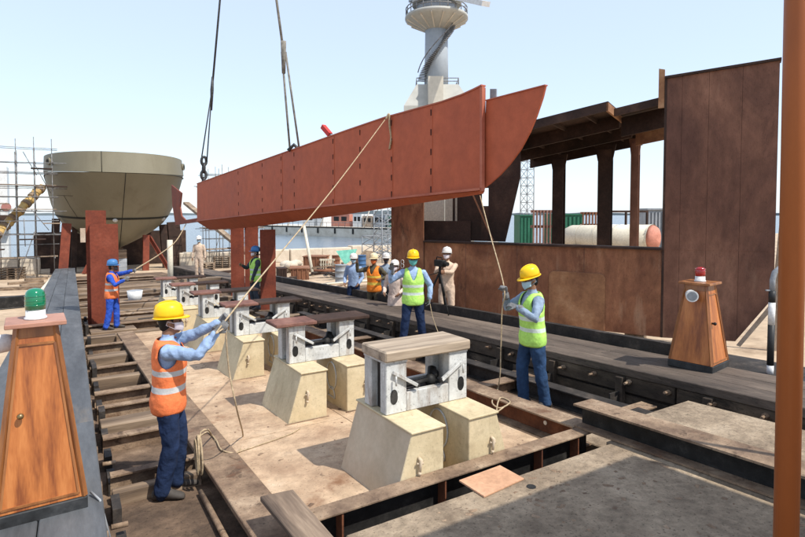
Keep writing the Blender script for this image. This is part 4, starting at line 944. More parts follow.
for (u0, u1, hh, mt) in cabs:
    u0 *= Lb / 44; u1 *= Lb / 44
    c = bx_(u0, u1, 3, 7, dk, dk + hh, 'deck_house', mt)
    for q in range(2): bx_(u0 + (u1 - u0) * (.15 + .42 * q), u0 + (u1 - u0) * (.43 + .42 * q), 2.95, 2.99, dk + hh * .45, dk + hh * .8, 'window', black, c)
for u in (9, 20, 33): u *= Lb / 44; p = a + db_ * u + nb_ * 2; MB().tube([Vector((p.x, p.y, dk)), Vector((p.x + 2.5, p.y, dk + 6.5))], .14, 6).build('derrick', bargem, bt)
rl = MB(); n_ = 24
for k in range(n_ + 1):
    p = a + db_ * (Lb * k / n_); rl.tube([Vector((p.x, p.y, dk)), Vector((p.x, p.y, dk + 1.0))], .05, 5)
p, q = a, a + db_ * Lb; rl.tube([Vector((p.x, p.y, dk + 1)), Vector((q.x, q.y, dk + 1))], .05, 5); rl.build('railing', galv, bt)
# grey mooring tower / gangway frame at the quay beside the rusty block
def frame_tower(label, px, py0, py1, d, wd, mt, nl, thick=.05):
    base = PD(px, 213, d); zb = gz(base.y); z1 = PD(px, py1, d).z
    t = thing('lattice_mast', label, 'mast', (base.x, base.y, zb)); h_ = (z1 - zb) / nl; w2 = wd / 2
    cs = [Vector((base.x + sx * w2, base.y + sy * w2, 0)) for sx, sy in ((-1, -1), (1, -1), (1, 1), (-1, 1))]
    for c in cs: MB().tube([c + Vector((0, 0, zb)), c + Vector((0, 0, z1))], thick, 6).build('chord', mt, t)
    lc = MB()
    for k in range(nl):
        for i in range(4):
            A, B = cs[i], cs[(i + 1) % 4]; za, zb2 = zb + k * h_, zb + (k + 1) * h_
            lc.tube([A + Vector((0, 0, za)), B + Vector((0, 0, zb2))], thick * .6, 5); lc.tube([A + Vector((0, 0, zb2)), B + Vector((0, 0, zb2))], thick * .6, 5)
    lc.build('lacing', mt, t)
    return t
frame_tower('grey lattice mast behind the opening of the rusty block', 527, 240, 120, 60, 1.0, greybin, 16)
for i, (px_, y0_, y1_, d_) in enumerate(((385, 262, 205, 44), (378, 258, 236, 47))):
    frame_tower(('pale steel frame tower at the quay left of the rusty block', 'low pale steel frame by the quay wall')[i], px_, y0_, y1_, d_, (1.3, 2.0)[i], greybin, (6, 3)[i], .05)

# ================================================================== scrap and stores on the yard behind the right way
def yard(px, py): return G(px, py, YARD)
def crate(name, label, cat, px, py, wpx_, hpx, dep, mt, rz=0.0):
    p = yard(px, py); d = p.dot(FWD); wd = wpx_ / F * d; hh = hpx / F * d
    t = thing(name, label, cat, p, -YAW + rz)
    MB().box(-wd / 2, wd / 2, 0, .03, 0.0, hh).build('front_plate', mt, t, local=True); MB().box(-wd / 2, wd / 2, dep - .03, dep, 0, hh).build('back_plate', mt, t, local=True)
    MB().box(-wd / 2, -wd / 2 + .03, .031, dep - .031, 0, hh).build('side_plate', mt, t, local=True); MB().box(wd / 2 - .03, wd / 2, .031, dep - .031, 0, hh).build('side_plate', mt, t, local=True)
    MB().box(-wd / 2 - .05, wd / 2 + .05, -.05, dep + .05, hh + .001, hh + .05).build('top_rim', mt, t, local=True)
    for k in range(4): x = -wd / 2 + wd * (k + .5) / 4; MB().box(x - .03, x + .03, -.04, -.001, 0, hh - .01).build('rib', mt, t, local=True)
    return t
crate('steel_bin', 'rusty steel bin on the sand left of the standing men', 'bin', 300, 280, 18, 11, 1.4, rustw, .2)
crate('steel_bin', 'larger rusty steel bin at the quay wall beside the green sheet', 'bin', 314, 272, 22, 15, 1.2, rustw, -.1)
crate('steel_bin', 'small dark bin standing behind the right red column', 'bin', 283, 281, 8, 12, .8, rustd, .4)
def rack(name, label, px, py, wpx_, hpx, n, mt, d=None):
    p = yard(px, py) if d is None else Vector((PD(px, 213, d).x, PD(px, 213, d).y, PD(px, py, d).z)); d = p.dot(FWD); wd = wpx_ / F * d; hh = hpx / F * d
    t = thing(name, label, 'rack', p, -YAW)
    for k in range(n): x = -wd / 2 + wd * k / (n - 1); MB().box(x - wd * .028, x + wd * .028, 0, .12, 0, hh).build('slat', mt, t, local=True)
    for z in (0.0, hh * .5, hh - .12): MB().box(-wd / 2 - .1, wd / 2 + .1, .125, .22, z, z + .12).build('rail', mt, t, local=True)
    return t
rack('slatted_rack', 'pale slatted rack leaning by the scrap near the quay wall', 327, 272, 12, 13, 6, tankm)
sc = MB(); rnd = random.Random(11)
t = thing('scrap_heap', 'heap of dark scrap bars on the sand below the slatted rack', 'scrap heap', yard(330, 277))
for k in range(26):
    p = yard(rnd.uniform(316, 348), rnd.uniform(272, 281)); an = rnd.uniform(0, 3.1); ln = rnd.uniform(.5, 1.6); v = Vector((math.cos(an), math.sin(an), rnd.uniform(-.1, .25))) * ln / 2
    q = p + Vector((0, 0, rnd.uniform(.08, .5)))
    MB().bar(q - v, q + v, rnd.uniform(.06, .18), rnd.uniform(.05, .12)).build('scrap_bar', rnd.choice((rustd, darksteel, oldbeam, rustw)), t)
t = thing('scrap_heap', 'scatter of dark scrap plates beside the nearest red column', 'scrap heap', yard(290, 284))
for k in range(16):
    p = yard(rnd.uniform(277, 297), rnd.uniform(279, 287)); an = rnd.uniform(0, 3.1); ln = rnd.uniform(.5, 1.4); v = Vector((math.cos(an), math.sin(an), rnd.uniform(-.05, .1))) * ln / 2
    q = p + Vector((0, 0, rnd.uniform(.05, .25))); MB().bar(q - v, q + v, rnd.uniform(.1, .3), .05).build('scrap_bar', rnd.choice((rustd, darksteel, oldbeam)), t)
# green sheet leaning on the goods by the quay wall
p = yard(346, 272); d_ = p.dot(FWD)
c_ = [PD(*q, d_ + e) for q, e in (((336, 251), .2), ((357, 249), .2), ((354, 258), -.2), ((345, 265), -.4))]
o = MB().prism(c_, FWD * .06).build('green_sheet', tealm, label='green sheet leaning on the goods behind the men', cat='sheet')
crate('blue_stillage', 'blue steel stillage below the green sheet', 'stillage', 343, 277, 13, 9, .9, plain('stillage_blue', (0.06, 0.12, 0.25)), .1)
p = yard(313, 276); q = PD(304, 226, p.dot(FWD) + 1.5)
MB().tube([p, q], .09, 8).build('leaning_pole', tankm, label='pale pole leaning beside the scrap near the quay wall', cat='pole')
t = thing('sand_bags', 'pale sacks heaped against the quay wall by the nearest red column', 'sacks', yard(291, 273))
for k in range(7):
    p = yard(284 + 2.4 * k, 273 - (k % 3)); MB().ball(p + Vector((0, 0, .22 + .28 * (k % 2))), (.45, .35, .25), 10, 6).build('sack', stone, t)
for i, (pxa, pya, pxb, pyb) in enumerate(((290, 292, 392, 285), (300, 287, 380, 281), (330, 290, 350, 283))):
    a, b = yard(pxa, pya), yard(pxb, pyb); MB().tube([a + Vector((0, 0, .05)), b + Vector((0, 0, .05))], .05, 8).build('steel_pipe', (plankm, tankm, oldbeam)[i], label=('long brown pipe lying on the sand behind the right way', 'pale thin pipe on the sand before the scrap', 'short rusty pipe on the sand near the men')[i], cat='pipe')

# ================================================================== seen through the opening of the rusty block
def far(px, py, d): return PD(px, py, d)
d_ = 26.0
a, b = far(573, 237, d_), far(652, 238, d_ - 3); r_ = .56; ax = (b - a); ax.z = 0
t = thing('storage_tank', 'long cream cylindrical tank with a pink end seen through the opening', 'tank', (a.x, a.y, a.z - r_))
ax.normalize(); 
MB().tube([a - ax * .5, a - ax * .35, a - ax * .1, a, b], [r_ * .45, r_ * .75, r_ * .95, r_, r_], 28).build('shell', tankm, t)
MB().tube([b + ax * .005, b + ax * .15, b + ax * .3], [r_ * .98, r_ * .85, r_ * .3], 24).build('end_cap', pinkend, t)
for f in (.12, .35, .6, .85, 1.0):
    c = a.lerp(b, f); MB().tube([c - ax * .03, c + ax * .03], r_ + .02, 28, caps=False).build('band', tankm, t)
for f in (.15, .85): c = a.lerp(b, f); MB().bar(Vector((c.x, c.y, gz(c.y))), Vector((c.x, c.y, c.z - r_ * .7)), 1.2, .3).build('saddle', oldbeam, t)
def onyard(px, py_top, d, wpx_, name, label, cat, mt, dep=1.5, ribs=0, pane=None):
    b = PD(px, 213, d); zt = PD(px, py_top, d).z; wd = wpx_ / F * d; zb = gz(b.y)
    t = thing(name, label, cat, (b.x, b.y, zb), -YAW)
    MB().box(-wd / 2, wd / 2, 0, dep, 0, zt - zb).build('body', mt, t, local=True)
    for k in range(ribs): x = -wd / 2 + wd * (k + .5) / ribs; MB().box(x - wd / ribs * .22, x + wd / ribs * .22, -.1, -.001, 0.05, zt - zb - .15).build('rib', mt, t, local=True)
    MB().box(-wd / 2 - .03, wd / 2 + .03, -.13, dep + .03, zt - zb + .001, zt - zb + .1).build('top_rail', mt, t, local=True)
    return t
rack('cradle_rack', 'pinkish slatted steel rack seen through the left part of the opening', 544, 246, 20, 36, 7, rackm, 24)
onyard(568, 215, 45, 32, 'shipping_container', 'green container behind the posts of the opening', 'container', greenc, 2.4, 8)
onyard(527, 216, 46, 14, 'shipping_container', 'green container end at the left edge of the opening', 'container', greenc, 2.4, 4)
rack('cradle_rack', 'brown slatted rack beside the thick post of the opening', 593, 240, 19, 28, 7, rustw, 30)
onyard(659, 210, 34, 24, 'steel_hopper', 'grey ribbed steel hopper behind the tank end', 'hopper', greybin, 2, 7)
a, b = far(604, 211.5, 32), far(648, 211.5, 32); MB().bar(a, b, .12, .12).build('top_beam', rustd, thing('gantry_rail', 'thin brown rail on posts spanning behind the tank', 'rail', a)) 
t = D.objects['gantry_rail']
for f in (0.02, .5, .98): p = a.lerp(b, f); MB().bar(Vector((p.x, p.y, gz(p.y))), p - Vector((0, 0, .061)), .1, .1).build('rail_post', rustd, t)
onyard(625, 226, 70, 40, 'storage_shed', 'pale low shed far behind the tank', 'shed', whitep, 5, 5)

# ================================================================== dock crane
d_ = 62.0
def zc(py): return PD(436, py, d_).z
c0 = PD(436, 213, d_); zb = gz(c0.y)
ct = thing('dock_crane', 'tall grey column dock crane with a round platform behind the red section', 'crane', (c0.x, c0.y, zb))
px2m = d_ / F
MB().cyl((c0.x, c0.y), 12.0 * px2m, zc(97), zc(20), 28, 11.0 * px2m).build('column', cranew, ct)
# flared base: tapered four-sided box with a bright front rib
w0, w1 = 34 * px2m, 20 * px2m; z0, z1 = zg(-.27, c0.y), zc(89)
zmid = zc(112)
sq = ((-1, -1), (1, -1), (1, 1), (-1, 1))
def cq(sx, sy, w_, z): q = c0 + RGT * (sx * w_) + FWD * (sy * w_); return Vector((q.x, q.y, z))
MB().hexa([cq(a_, b_, w0, z0) for a_, b_ in sq] + [cq(a_, b_, w0 * .95, zmid) for a_, b_ in sq]).build('base', cranebase, ct)
MB().hexa([cq(a_, b_, w0 * .95, zmid + .001) for a_, b_ in sq] + [cq(a_, b_, w1, z1) for a_, b_ in sq]).build('base_shoulder', cranebase, ct)
f = c0 - FWD * (w0 * 1.05); r1 = RGT * (7 * px2m)
MB().hexa([v for z in (z0, zc(85)) for v in [Vector((p.x, p.y, z)) for p in (f - r1 - RGT * .3, f + r1 - RGT * .3, f + r1 - RGT * .3 + FWD * 2, f - r1 - RGT * .3 + FWD * 2)]]).build('front_rib', plain('crane_pale', (0.56, 0.52, 0.43)), ct)
pl = MB(); rr = 31 * px2m
pl.rings([[Vector((c0.x + math.cos(2 * math.pi * k / 32) * q, c0.y + math.sin(2 * math.pi * k / 32) * q, z)) for k in range(32)] for q, z in ((11 * px2m, zc(31.5)), (rr * .9, zc(22)), (rr, zc(20)), (rr, zc(17.5)))])
pl.build('platform', cranebase, ct)
for k in range(16):
    q = 2 * math.pi * k / 16; v = Vector((math.cos(q), math.sin(q), 0)); MB().bar(Vector((c0.x, c0.y, zc(30))) + v * 1.3, Vector((c0.x, c0.y, zc(21))) + v * rr * .95, .12, .25).build('platform_rib', bargem, ct)
rl = MB()
for zz in (13, 9.5): rl.tube([Vector((c0.x + math.cos(q) * rr * .97, c0.y + math.sin(q) * rr * .97, zc(zz))) for q in [2 * math.pi * k / 32 for k in range(33)]], .06, 5)
for k in range(24): q = 2 * math.pi * k / 24; rl.tube([Vector((c0.x + math.cos(q) * rr * .97, c0.y + math.sin(q) * rr * .97, zc(17.6))), Vector((c0.x + math.cos(q) * rr * .97, c0.y + math.sin(q) * rr * .97, zc(9.5)))], .05, 5)
rl.build('platform_railing', galv, ct)
MB().cyl((c0.x, c0.y), 20 * px2m, zc(17.4), zc(6), 24).build('slew_ring', greybin, ct)
MB().cyl((c0.x, c0.y), 24 * px2m, zc(5.9), zc(1), 24).build('machinery_deck', cranebase, ct)
MB().box(c0.x - 2.4, c0.x + 2.0, c0.y - 2, c0.y + 2, zc(0.9), zc(-60)).build('machinery_house', cranew, ct)
b0 = PD(458, -2, d_ - 3); b1 = PD(486, 4, d_ - 8)
MB().bar(b0, b1, .9, .5).build('jib_foot', whitep, ct)
st = []
for k in range(40):
    q = k / 39; an = R(195) + q * R(150) - YAW; rad = 13.6 * px2m + .15
    z = zc(82) + (zc(27) - zc(82)) * q; st.append((an, rad, z))
for (an, rad, z) in st:
    c = Vector((c0.x + math.cos(an) * rad, c0.y + math.sin(an) * rad, z)); v = Vector((math.cos(an), math.sin(an), 0))
    MB().bar(c - v * .45, c + v * .45, .34, .06).build('stair_tread', galv, ct)
MB().tube([Vector((c0.x + math.cos(an) * (rad + .45), c0.y + math.sin(an) * (rad + .45), z + .9)) for an, rad, z in st], .06, 5).build('stair_rail', galv, ct)
for zz in (86, 83): MB().tube([cq(sx, sy, w1, zc(zz)) for sx, sy in ((-1, -1), (1, -1), (1, 1), (-1, 1), (-1, -1))], .05, 5).build('base_railing', galv, ct)
for sx, sy in ((-1, -1), (0, -1), (1, -1), (-1, 0), (1, 0)): MB().tube([cq(sx, sy, w1, zc(89)), cq(sx, sy, w1, zc(83))], .05, 5).build('railing_post', galv, ct)
# tip of a red jib over the hanging section
a, b = PD(321.5, 124.5, 75), PD(346, 154, 72); base = PD(445, 222, 66)
jt = thing('red_jib', 'tip of a red and grey jib showing above the hanging section', 'jib', (base.x, base.y, gz(base.y)))
MB().bar(PD(331, 136, 74), b, .5, .6).build('boom', greybin, jt); MB().bar(PD(323, 126.5, 75), PD(330, 134.8, 74), .6, .6).build('jib_head', plain('jib_red', (0.6, 0.05, 0.04)), jt)
MB().bar(b, Vector((base.x, base.y, gz(base.y))), .7, .7).build('mast', greybin, jt)

# ================================================================== people
def cloth(name, c, v=0.2, bump=1.0, bs=11, rough=0.9): return mat(name, c, tuple(q * (1 - v) for q in c), tuple(min(1, q * (1 + v)) for q in c), scale=5, rough=rough, bump=bump, bscale=bs, fine=0.2, fscale=22, spec=0.2, dirt=(tuple(q * .62 for q in c), 6, .63))
skinm = plain('skin', (0.24, 0.125, 0.075), 0.55, scale=20); hairm = plain('black_hair', (0.012, 0.010, 0.009), 0.6)
shirt_blue = cloth('light_blue_shirt', (0.30, 0.41, 0.60)); shirt_grey = cloth('grey_blue_shirt', (0.25, 0.32, 0.41)); denim = cloth('dark_denim', (0.016, 0.030, 0.075), .3)
denim2 = cloth('mid_denim', (0.03, 0.066, 0.14), .3); cover_blue = cloth('blue_overalls', (0.035, 0.10, 0.50)); beige = cloth('beige_overalls', (0.62, 0.47, 0.35)); khaki = cloth('dark_khaki', (0.10, 0.085, 0.055)); darkcl = cloth('dark_cloth', (0.05, 0.06, 0.075)); kurta = cloth('pinkish_tunic', (0.66, 0.53, 0.45))
glovem = cloth('grey_glove', (0.17, 0.17, 0.17), .25); bootm = plain('dusty_boot', (0.07, 0.06, 0.052), 0.75, scale=12)
hat_y = plain('yellow_hard_hat', (0.85, 0.52, 0.015), 0.32); hat_b = plain('blue_hard_hat', (0.06, 0.19, 0.42), 0.4); hat_w = plain('white_hard_hat', (0.78, 0.76, 0.72), 0.4); hat_c = plain('cream_hard_hat', (0.78, 0.66, 0.42), 0.4)
mask_w = plain('pale_mask', (0.70, 0.64, 0.66), 0.8); mask_b = plain('blue_mask', (0.40, 0.56, 0.66), 0.8); mask_g = plain('green_mask', (0.13, 0.42, 0.38), 0.8); scarf_o = plain('orange_scarf', (0.75, 0.18, 0.05), 0.85)
eyem = plain('eye_dark', (0.015, 0.012, 0.01), 0.3)
def vest_mat(name, c, stripe, bands, shoulder=True):
    m = cloth(name, c, .08, .55, 16, .75); t = m.node_tree; N = t.nodes; L = t.links; b = N['Principled BSDF']
    src = b.inputs['Base Color'].links[0].from_socket
    at_ = N.new('ShaderNodeAttribute'); at_.attribute_name = 'rest'; sx = N.new('ShaderNodeSeparateXYZ'); L.new(at_.outputs['Vector'], sx.inputs[0])
    def band(sock, lo, hi, ab=False):
        if ab: q = N.new('ShaderNodeMath'); q.operation = 'ABSOLUTE'; L.new(sock, q.inputs[0]); sock = q.outputs[0]
        g = N.new('ShaderNodeMath'); g.operation = 'GREATER_THAN'; g.inputs[1].default_value = lo; L.new(sock, g.inputs[0])
        l = N.new('ShaderNodeMath'); l.operation = 'LESS_THAN'; l.inputs[1].default_value = hi; L.new(sock, l.inputs[0])
        k = N.new('ShaderNodeMath'); k.operation = 'MULTIPLY'; L.new(g.outputs[0], k.inputs[0]); L.new(l.outputs[0], k.inputs[1]); return k.outputs[0]
    acc = None
    ks = [band(sx.outputs[2], lo, hi) for lo, hi in bands]
    for k in ks:
        if acc is None: acc = k
        else: q = N.new('ShaderNodeMath'); q.operation = 'MAXIMUM'; L.new(acc, q.inputs[0]); L.new(k, q.inputs[1]); acc = q.outputs[0]
    mx = N.new('ShaderNodeMix'); mx.data_type = 'RGBA'; L.new(acc, mx.inputs[0]); L.new(src, mx.inputs[6]); mx.inputs[7].default_value = (*stripe, 1)
    L.new(mx.outputs[2], b.inputs['Base Color'])
    return m
vest_o = vest_mat('orange_vest', (0.88, 0.22, 0.075), (0.55, 0.55, 0.53), ((1.0, 1.055), (1.155, 1.205)))
vest_o2 = vest_mat('amber_vest', (0.85, 0.24, 0.03), (0.85, 0.60, 0.10), ((0.98, 1.05), (1.17, 1.22)))
vest_l = vest_mat('lime_vest', (0.47, 0.80, 0.16), (0.60, 0.68, 0.60), ((0.985, 1.035), (1.125, 1.175)))

def ik(a, b, l1, l2, pole):
    a = Vector(a); b = Vector(b); d = b - a; L = d.length
    if L > (l1 + l2) * .999: b = a + d.normalized() * (l1 + l2) * .999; d = b - a; L = d.length
    x = (l1 * l1 - l2 * l2 + L * L) / (2 * L); h = math.sqrt(max(0, l1 * l1 - x * x)); u = d.normalized()
    p = Vector(pole); p = (p - u * p.dot(u)).normalized()
    return a + u * x + p * h, b
def ering(c, ax, side, a, b, n=20):
    ax = Vector(ax).normalized(); s = Vector(side); s = (s - ax * s.dot(ax)).normalized(); f = ax.cross(s)
    return [Vector(c) + s * (a * math.cos(2 * math.pi * k / n)) + f * (b * math.sin(2 * math.pi * k / n)) for k in range(n)]
def limb(m, pts, rad, n=14):
    """closed tapered tube with rounded ends through pts"""
    P = [Vector(p) for p in pts]; out = []; rr = []
    d0 = (P[1] - P[0]).normalized(); d1 = (P[-1] - P[-2]).normalized()
    out += [P[0] - d0 * rad[0] * .8]; rr += [rad[0] * .4]
    out += P; rr += list(rad); out += [P[-1] + d1 * rad[-1] * .8]; rr += [rad[-1] * .4]
    m.tube(out, rr, n)
def remesh(m, name, vox, smooth=2):
    me = m.mesh(name + '_raw', None); o = D.objects.new(name + '_raw', me); COL.objects.link(o)
    r_ = o.modifiers.new('r', 'REMESH'); r_.mode = 'VOXEL'; r_.voxel_size = vox
    if smooth: s = o.modifiers.new('s', 'SMOOTH'); s.iterations = smooth; s.factor = .5
    dg = bpy.context.evaluated_depsgraph_get(); dg.update()
    out = D.meshes.new_from_object(o.evaluated_get(dg)); out.name = name
    D.objects.remove(o); D.meshes.remove(me)
    out.polygons.foreach_set('use_smooth', [True] * len(out.polygons))
    return out
def hand_mesh(wrist, d, palm, curl, vox, side, spread=.0):
    """hand in a frame: d = along the hand, palm = palm normal; four fingers and a thumb leaving the side of the palm"""
    d = Vector(d).normalized(); n = Vector(palm); n = (n - d * n.dot(d)).normalized(); s = d.cross(n) * side      # s: towards the thumb
    m = MB(); w = Vector(wrist)
    m.rings([ering(w + d * q, d, s, a, b, 12) for q, a, b in ((-.03, .028, .022), (.0, .031, .023), (.035, .040, .020), (.075, .044, .018), (.095, .040, .014))])
    for k, (off, ln) in enumerate(((.031, .072), (.011, .080), (-.010, .075), (-.029, .058))):
        p = w + d * .085 + s * off; dirv = (d + s * (off * spread * 8)).normalized(); pts = [p - dirv * .015]; c = 0
        pts.append(p)
        for seg, f in enumerate((.45, .32, .23)):
            c += curl * (.9, 1.0, .8)[seg]; q = dirv * math.cos(c) + n * math.sin(c); pts.append(pts[-1] + q * ln * f)
        limb(m, pts, [.0098, .0098, .0092, .0085, .0075], 8)
    p = w + d * .025 + s * .030; tdir = (d * .6 + s * .75 + n * .35).normalized(); pts = [p - tdir * .01, p + tdir * .035]
    q = (d * .8 + s * .25 + n * (.35 + curl * .5)).normalized(); pts += [pts[-1] + q * .03, pts[-1] + (d * .7 + n * (.5 + curl * .6) - s * .1).normalized() * .055]
    limb(m, pts, [.013, .013, .011, .009], 8)
    return m
TORSO = [(.80, .150, .108, 0), (.86, .168, .120, 0), (.93, .170, .122, 0), (1.00, .160, .115, .003), (1.08, .157, .113, .008), (1.16, .163, .117, .012), (1.25, .174, .122, .013), (1.33, .178, .118, .008), (1.385, .176, .104, 0), (1.425, .155, .085, -.008), (1.452, .112, .068, -.014), (1.475, .072, .060, -.012)]
def person(label, loc, face, pose, top, legs, vest=None, hat=hat_y, mask=mask_w, gloves=False, vox=.014, scale=1.0, long_top=False, brim=True):
    root = thing('person', label, 'person', loc, facing(face)); root.scale = (scale,) * 3
    inv = Matrix.Rotation(-facing(face), 3, 'Z')
    def loc_of(p): return (inv @ (Vector(p) - Vector(loc))) / scale
    lean = pose.get('lean', 0.0); twist = pose.get('twist', 0.0); sway = pose.get('sway', 0.0)
    piv = Vector((0, 0, .92))
    def bend(p):
        p = Vector(p); f = min(1, max(0, (p.z - .85) / .45)); q = p - piv
        q = Matrix.Rotation(twist * f, 3, 'Z') @ q; q = Matrix.Rotation(-lean * f, 3, 'X') @ q; q = Matrix.Rotation(sway * f, 3, 'Y') @ q
        return piv + q
    m = MB(); bones = []
    tor = [[bend(v) for v in ering((0, yo, z), (0, 0, 1), (1, 0, 0), a, b, 24)] for z, a, b, yo in TORSO]
    m.rings(tor)
    bones.append(('torso', bend((0, 0, .85)), bend((0, 0, 1.38)), .15))
    neck0, neck1 = bend((0, -.012, 1.44)), bend((0, .004, 1.555)); limb(m, [neck0, neck1], [.058, .054]); bones.append(('skin', neck0, neck1, .055))
    # head
    hy, hp = pose.get('head', (0, 0)); Rh = Matrix.Rotation(hy, 3, 'Z') @ Matrix.Rotation(-hp, 3, 'X'); hc = bend((0, .018, 1.625))
    def hd(x, y, z): return hc + Rh @ Vector((x, y, z))
    m.ball(hd(0, -.012, .022), (.076, .096, .098), 20, 12, Rh); m.ball(hd(0, .018, -.035), (.062, .072, .085), 18, 10, Rh)
    m.ball(hd(0, .055, -.085), (.034, .030, .026), 12, 8, Rh)
    limb(m, [hd(0, .083, .012), hd(0, .103, -.022), hd(0, .094, -.030)], [.010, .015, .013], 8)
    for s in (-1, 1): m.ball(hd(s * .078, -.012, -.008), (.010, .021, .034), 10, 8, Rh); m.ball(hd(s * .034, .078, -.018), (.022, .016, .020), 10, 6, Rh)
    m.ball(hd(0, .083, .024), (.052, .014, .010), 12, 6, Rh)
    bones.append(('skin', hd(0, 0, -.06), hd(0, 0, .06), .09))
    # arms
    hands = []
    for s, key in ((1, 'R'), (-1, 'L')):
        sh = bend((s * .183, -.005, 1.385)); tgt = pose.get('hand' + key); tgt = loc_of(tgt) if pose.get('world', True) and tgt is not None else Vector(tgt if tgt is not None else (s * .26, .06, .86))
        pole = pose.get('pole' + key, (s * .5, -.6, -.6)); el_, wr = ik(sh, tgt, .285, .255, pole)
        shin = bend((s * .12, -.005, 1.37))
        limb(m, [shin, sh, sh.lerp(el_, .5), el_, el_.lerp(wr, .45), wr - (wr - el_).normalized() * .01], [.070, .072, .062, .053, .050, .041])
        bones.append(('sleeve', sh, el_, .06)); bones.append(('sleeve', el_, wr - (wr - el_).normalized() * .03, .045))
        d = (wr - el_).normalized(); hdir = Vector(pose.get('hdir' + key, d)); hdir = (d * .5 + hdir.normalized()).normalized()
        palm = pose.get('palm' + key, (-s, 0.2, 0)); hands.append((wr, hdir, palm, s, pose.get('curl' + key, .55)))
        if not gloves:
            h_ = hand_mesh(wr, hdir, palm, pose.get('curl' + key, .45), vox, -s); m.add(h_.v, h_.f); bones.append(('skin', wr, wr + hdir * .15, .03))
    # legs
    feet = []
    for s, key in ((1, 'R'), (-1, 'L')):
        hip = Vector((s * .088, 0, .915)); ft = Vector(pose.get('foot' + key, (s * .11, .0, 0))); ank = ft + Vector((0, -.02, .095)); yawf = pose.get('yaw' + key, -s * .15)
        kn, ank = ik(hip, ank, .415, .415, pose.get('knee' + key, (s * .12, 1, 0)))
        limb(m, [hip + Vector((0, 0, .03)), hip.lerp(kn, .35), kn.lerp(hip, .12), kn, kn.lerp(ank, .35), ank.lerp(kn, .12), ank - Vector((0, 0, .03))], [.094, .097, .082, .076, .076, .072, .076])
        bones.append(('leg', hip, kn, .085)); bones.append(('leg', kn, ank, .062)); feet.append((ft, ank, yawf))
    if long_top:
        m.rings([ering((0, 0, z), (0, 0, 1), (1, 0, 0), a, b, 24) for z, a, b in ((.50, .215, .165), (.52, .22, .17), (.7, .195, .15), (.9, .178, .135))])
        bones.append(('torso', Vector((0, 0, .55)), Vector((0, 0, .9)), .2))
    me = remesh(m, 'body', vox, 2)
    # folds and regions
    co = np.empty(len(me.vertices) * 3); me.vertices.foreach_get('co', co); co = co.reshape(-1, 3)
    names = [b[0] for b in bones]
    def dist(P):
        out = []
        for (_, a, b, r_) in bones:
            a = np.array(a); b = np.array(b); ab = b - a; t = np.clip(((P - a) @ ab) / (ab @ ab), 0, 1); out.append(np.linalg.norm(P - (a + t[:, None] * ab), axis=1) - r_)
        return np.argmin(np.array(out), axis=0)
    vi = dist(co); nr = np.empty(len(me.vertices) * 3); me.vertices.foreach_get('normal', nr); nr = nr.reshape(-1, 3)
    sd = hash_(label)
    for i in range(len(co)):
        nm = names[vi[i]]
        if nm == 'skin': continue
        p = co[i]; k = {'torso': .6, 'sleeve': 1.35}.get(nm, 1.0)
        w_ = p[2] * 11 + 7 * p[0] * (1 if p[0] > 0 else -1) + 5 * p[1]; v = mnoise.noise(Vector((p[0] * 13 + sd, p[1] * 13, w_))) * .0085 + mnoise.noise(Vector((p[0] * 26, p[1] * 26 + sd, w_ * 2.3))) * .004
        co[i] = p + nr[i] * v * k
    me.vertices.foreach_set('co', co.ravel())
    pc = np.empty(len(me.polygons) * 3); me.polygons.foreach_get('center', pc); pc = pc.reshape(-1, 3); fi = dist(pc)
    for q in (top, legs, skinm): me.materials.append(q)
    belt = .90 if not long_top else .52
    idx = []
    for i in range(len(pc)):
        nm = names[fi[i]]
        if nm == 'skin': idx.append(2)
        elif nm == 'sleeve': idx.append(0)
        elif nm == 'leg': idx.append(0 if pc[i][2] > belt + .02 else 1)
        else: idx.append(0 if pc[i][2] > belt - .03 + .01 * math.sin(pc[i][0] * 40) else 1)
    me.polygons.foreach_set('material_index', idx); me.update()
    body = D.objects.new('body', me); COL.objects.link(body); body.parent = root
    def part(name, mesh_, mt):
        mesh_.materials.clear(); mesh_.materials.append(mt); o = D.objects.new(name, mesh_); COL.objects.link(o); o.parent = root; return o
    # boots
    for (ft, ank, yw) in feet:
        b = MB(); dv = Vector((math.sin(-yw) * -1, math.cos(yw), 0)); dv = Vector((-math.sin(yw), math.cos(yw), 0)); sv = Vector((dv.y, -dv.x, 0))
        b.rings([ering(ft + dv * q + Vector((0, 0, hh * .5 + .004)), dv, sv, a, hh * .5, 14) for q, a, hh in ((-.115, .020, .06), (-.105, .034, .085), (-.05, .038, .12), (.02, .040, .115), (.08, .046, .085), (.13, .046, .068), (.165, .036, .055), (.18, .018, .04))])
        limb(b, [ft + Vector((0, -.02, .06)), ank + Vector((0, 0, .07))], [.044, .050])
        part('boot', remesh(b, 'boot', max(.008, vox * .7), 1), bootm)
    if gloves:
        for (wr, hdir, palm, s, cu) in hands:
            h_ = hand_mesh(wr, hdir, palm, cu, vox, -s); limb(h_, [wr - hdir * .06, wr - hdir * .01], [.043, .038])
            part('glove', remesh(h_, 'glove', .0062, 1), glovem)
    # hair, eyes, mask, helmet
    hm = MB(); hm.ball(hd(0, -.020, .022), (.081, .094, .102), 18, 10, Rh); hm.ball(hd(0, -.045, -.035), (.064, .058, .06), 14, 8, Rh); part('hair', remesh(hm, 'hair', .012, 1), hairm)
    for s in (-1, 1): part('eye', MB().ball(hd(s * .031, .0815, .004), (.013, .008, .007), 10, 6, Rh).mesh('eye', eyem), eyem)
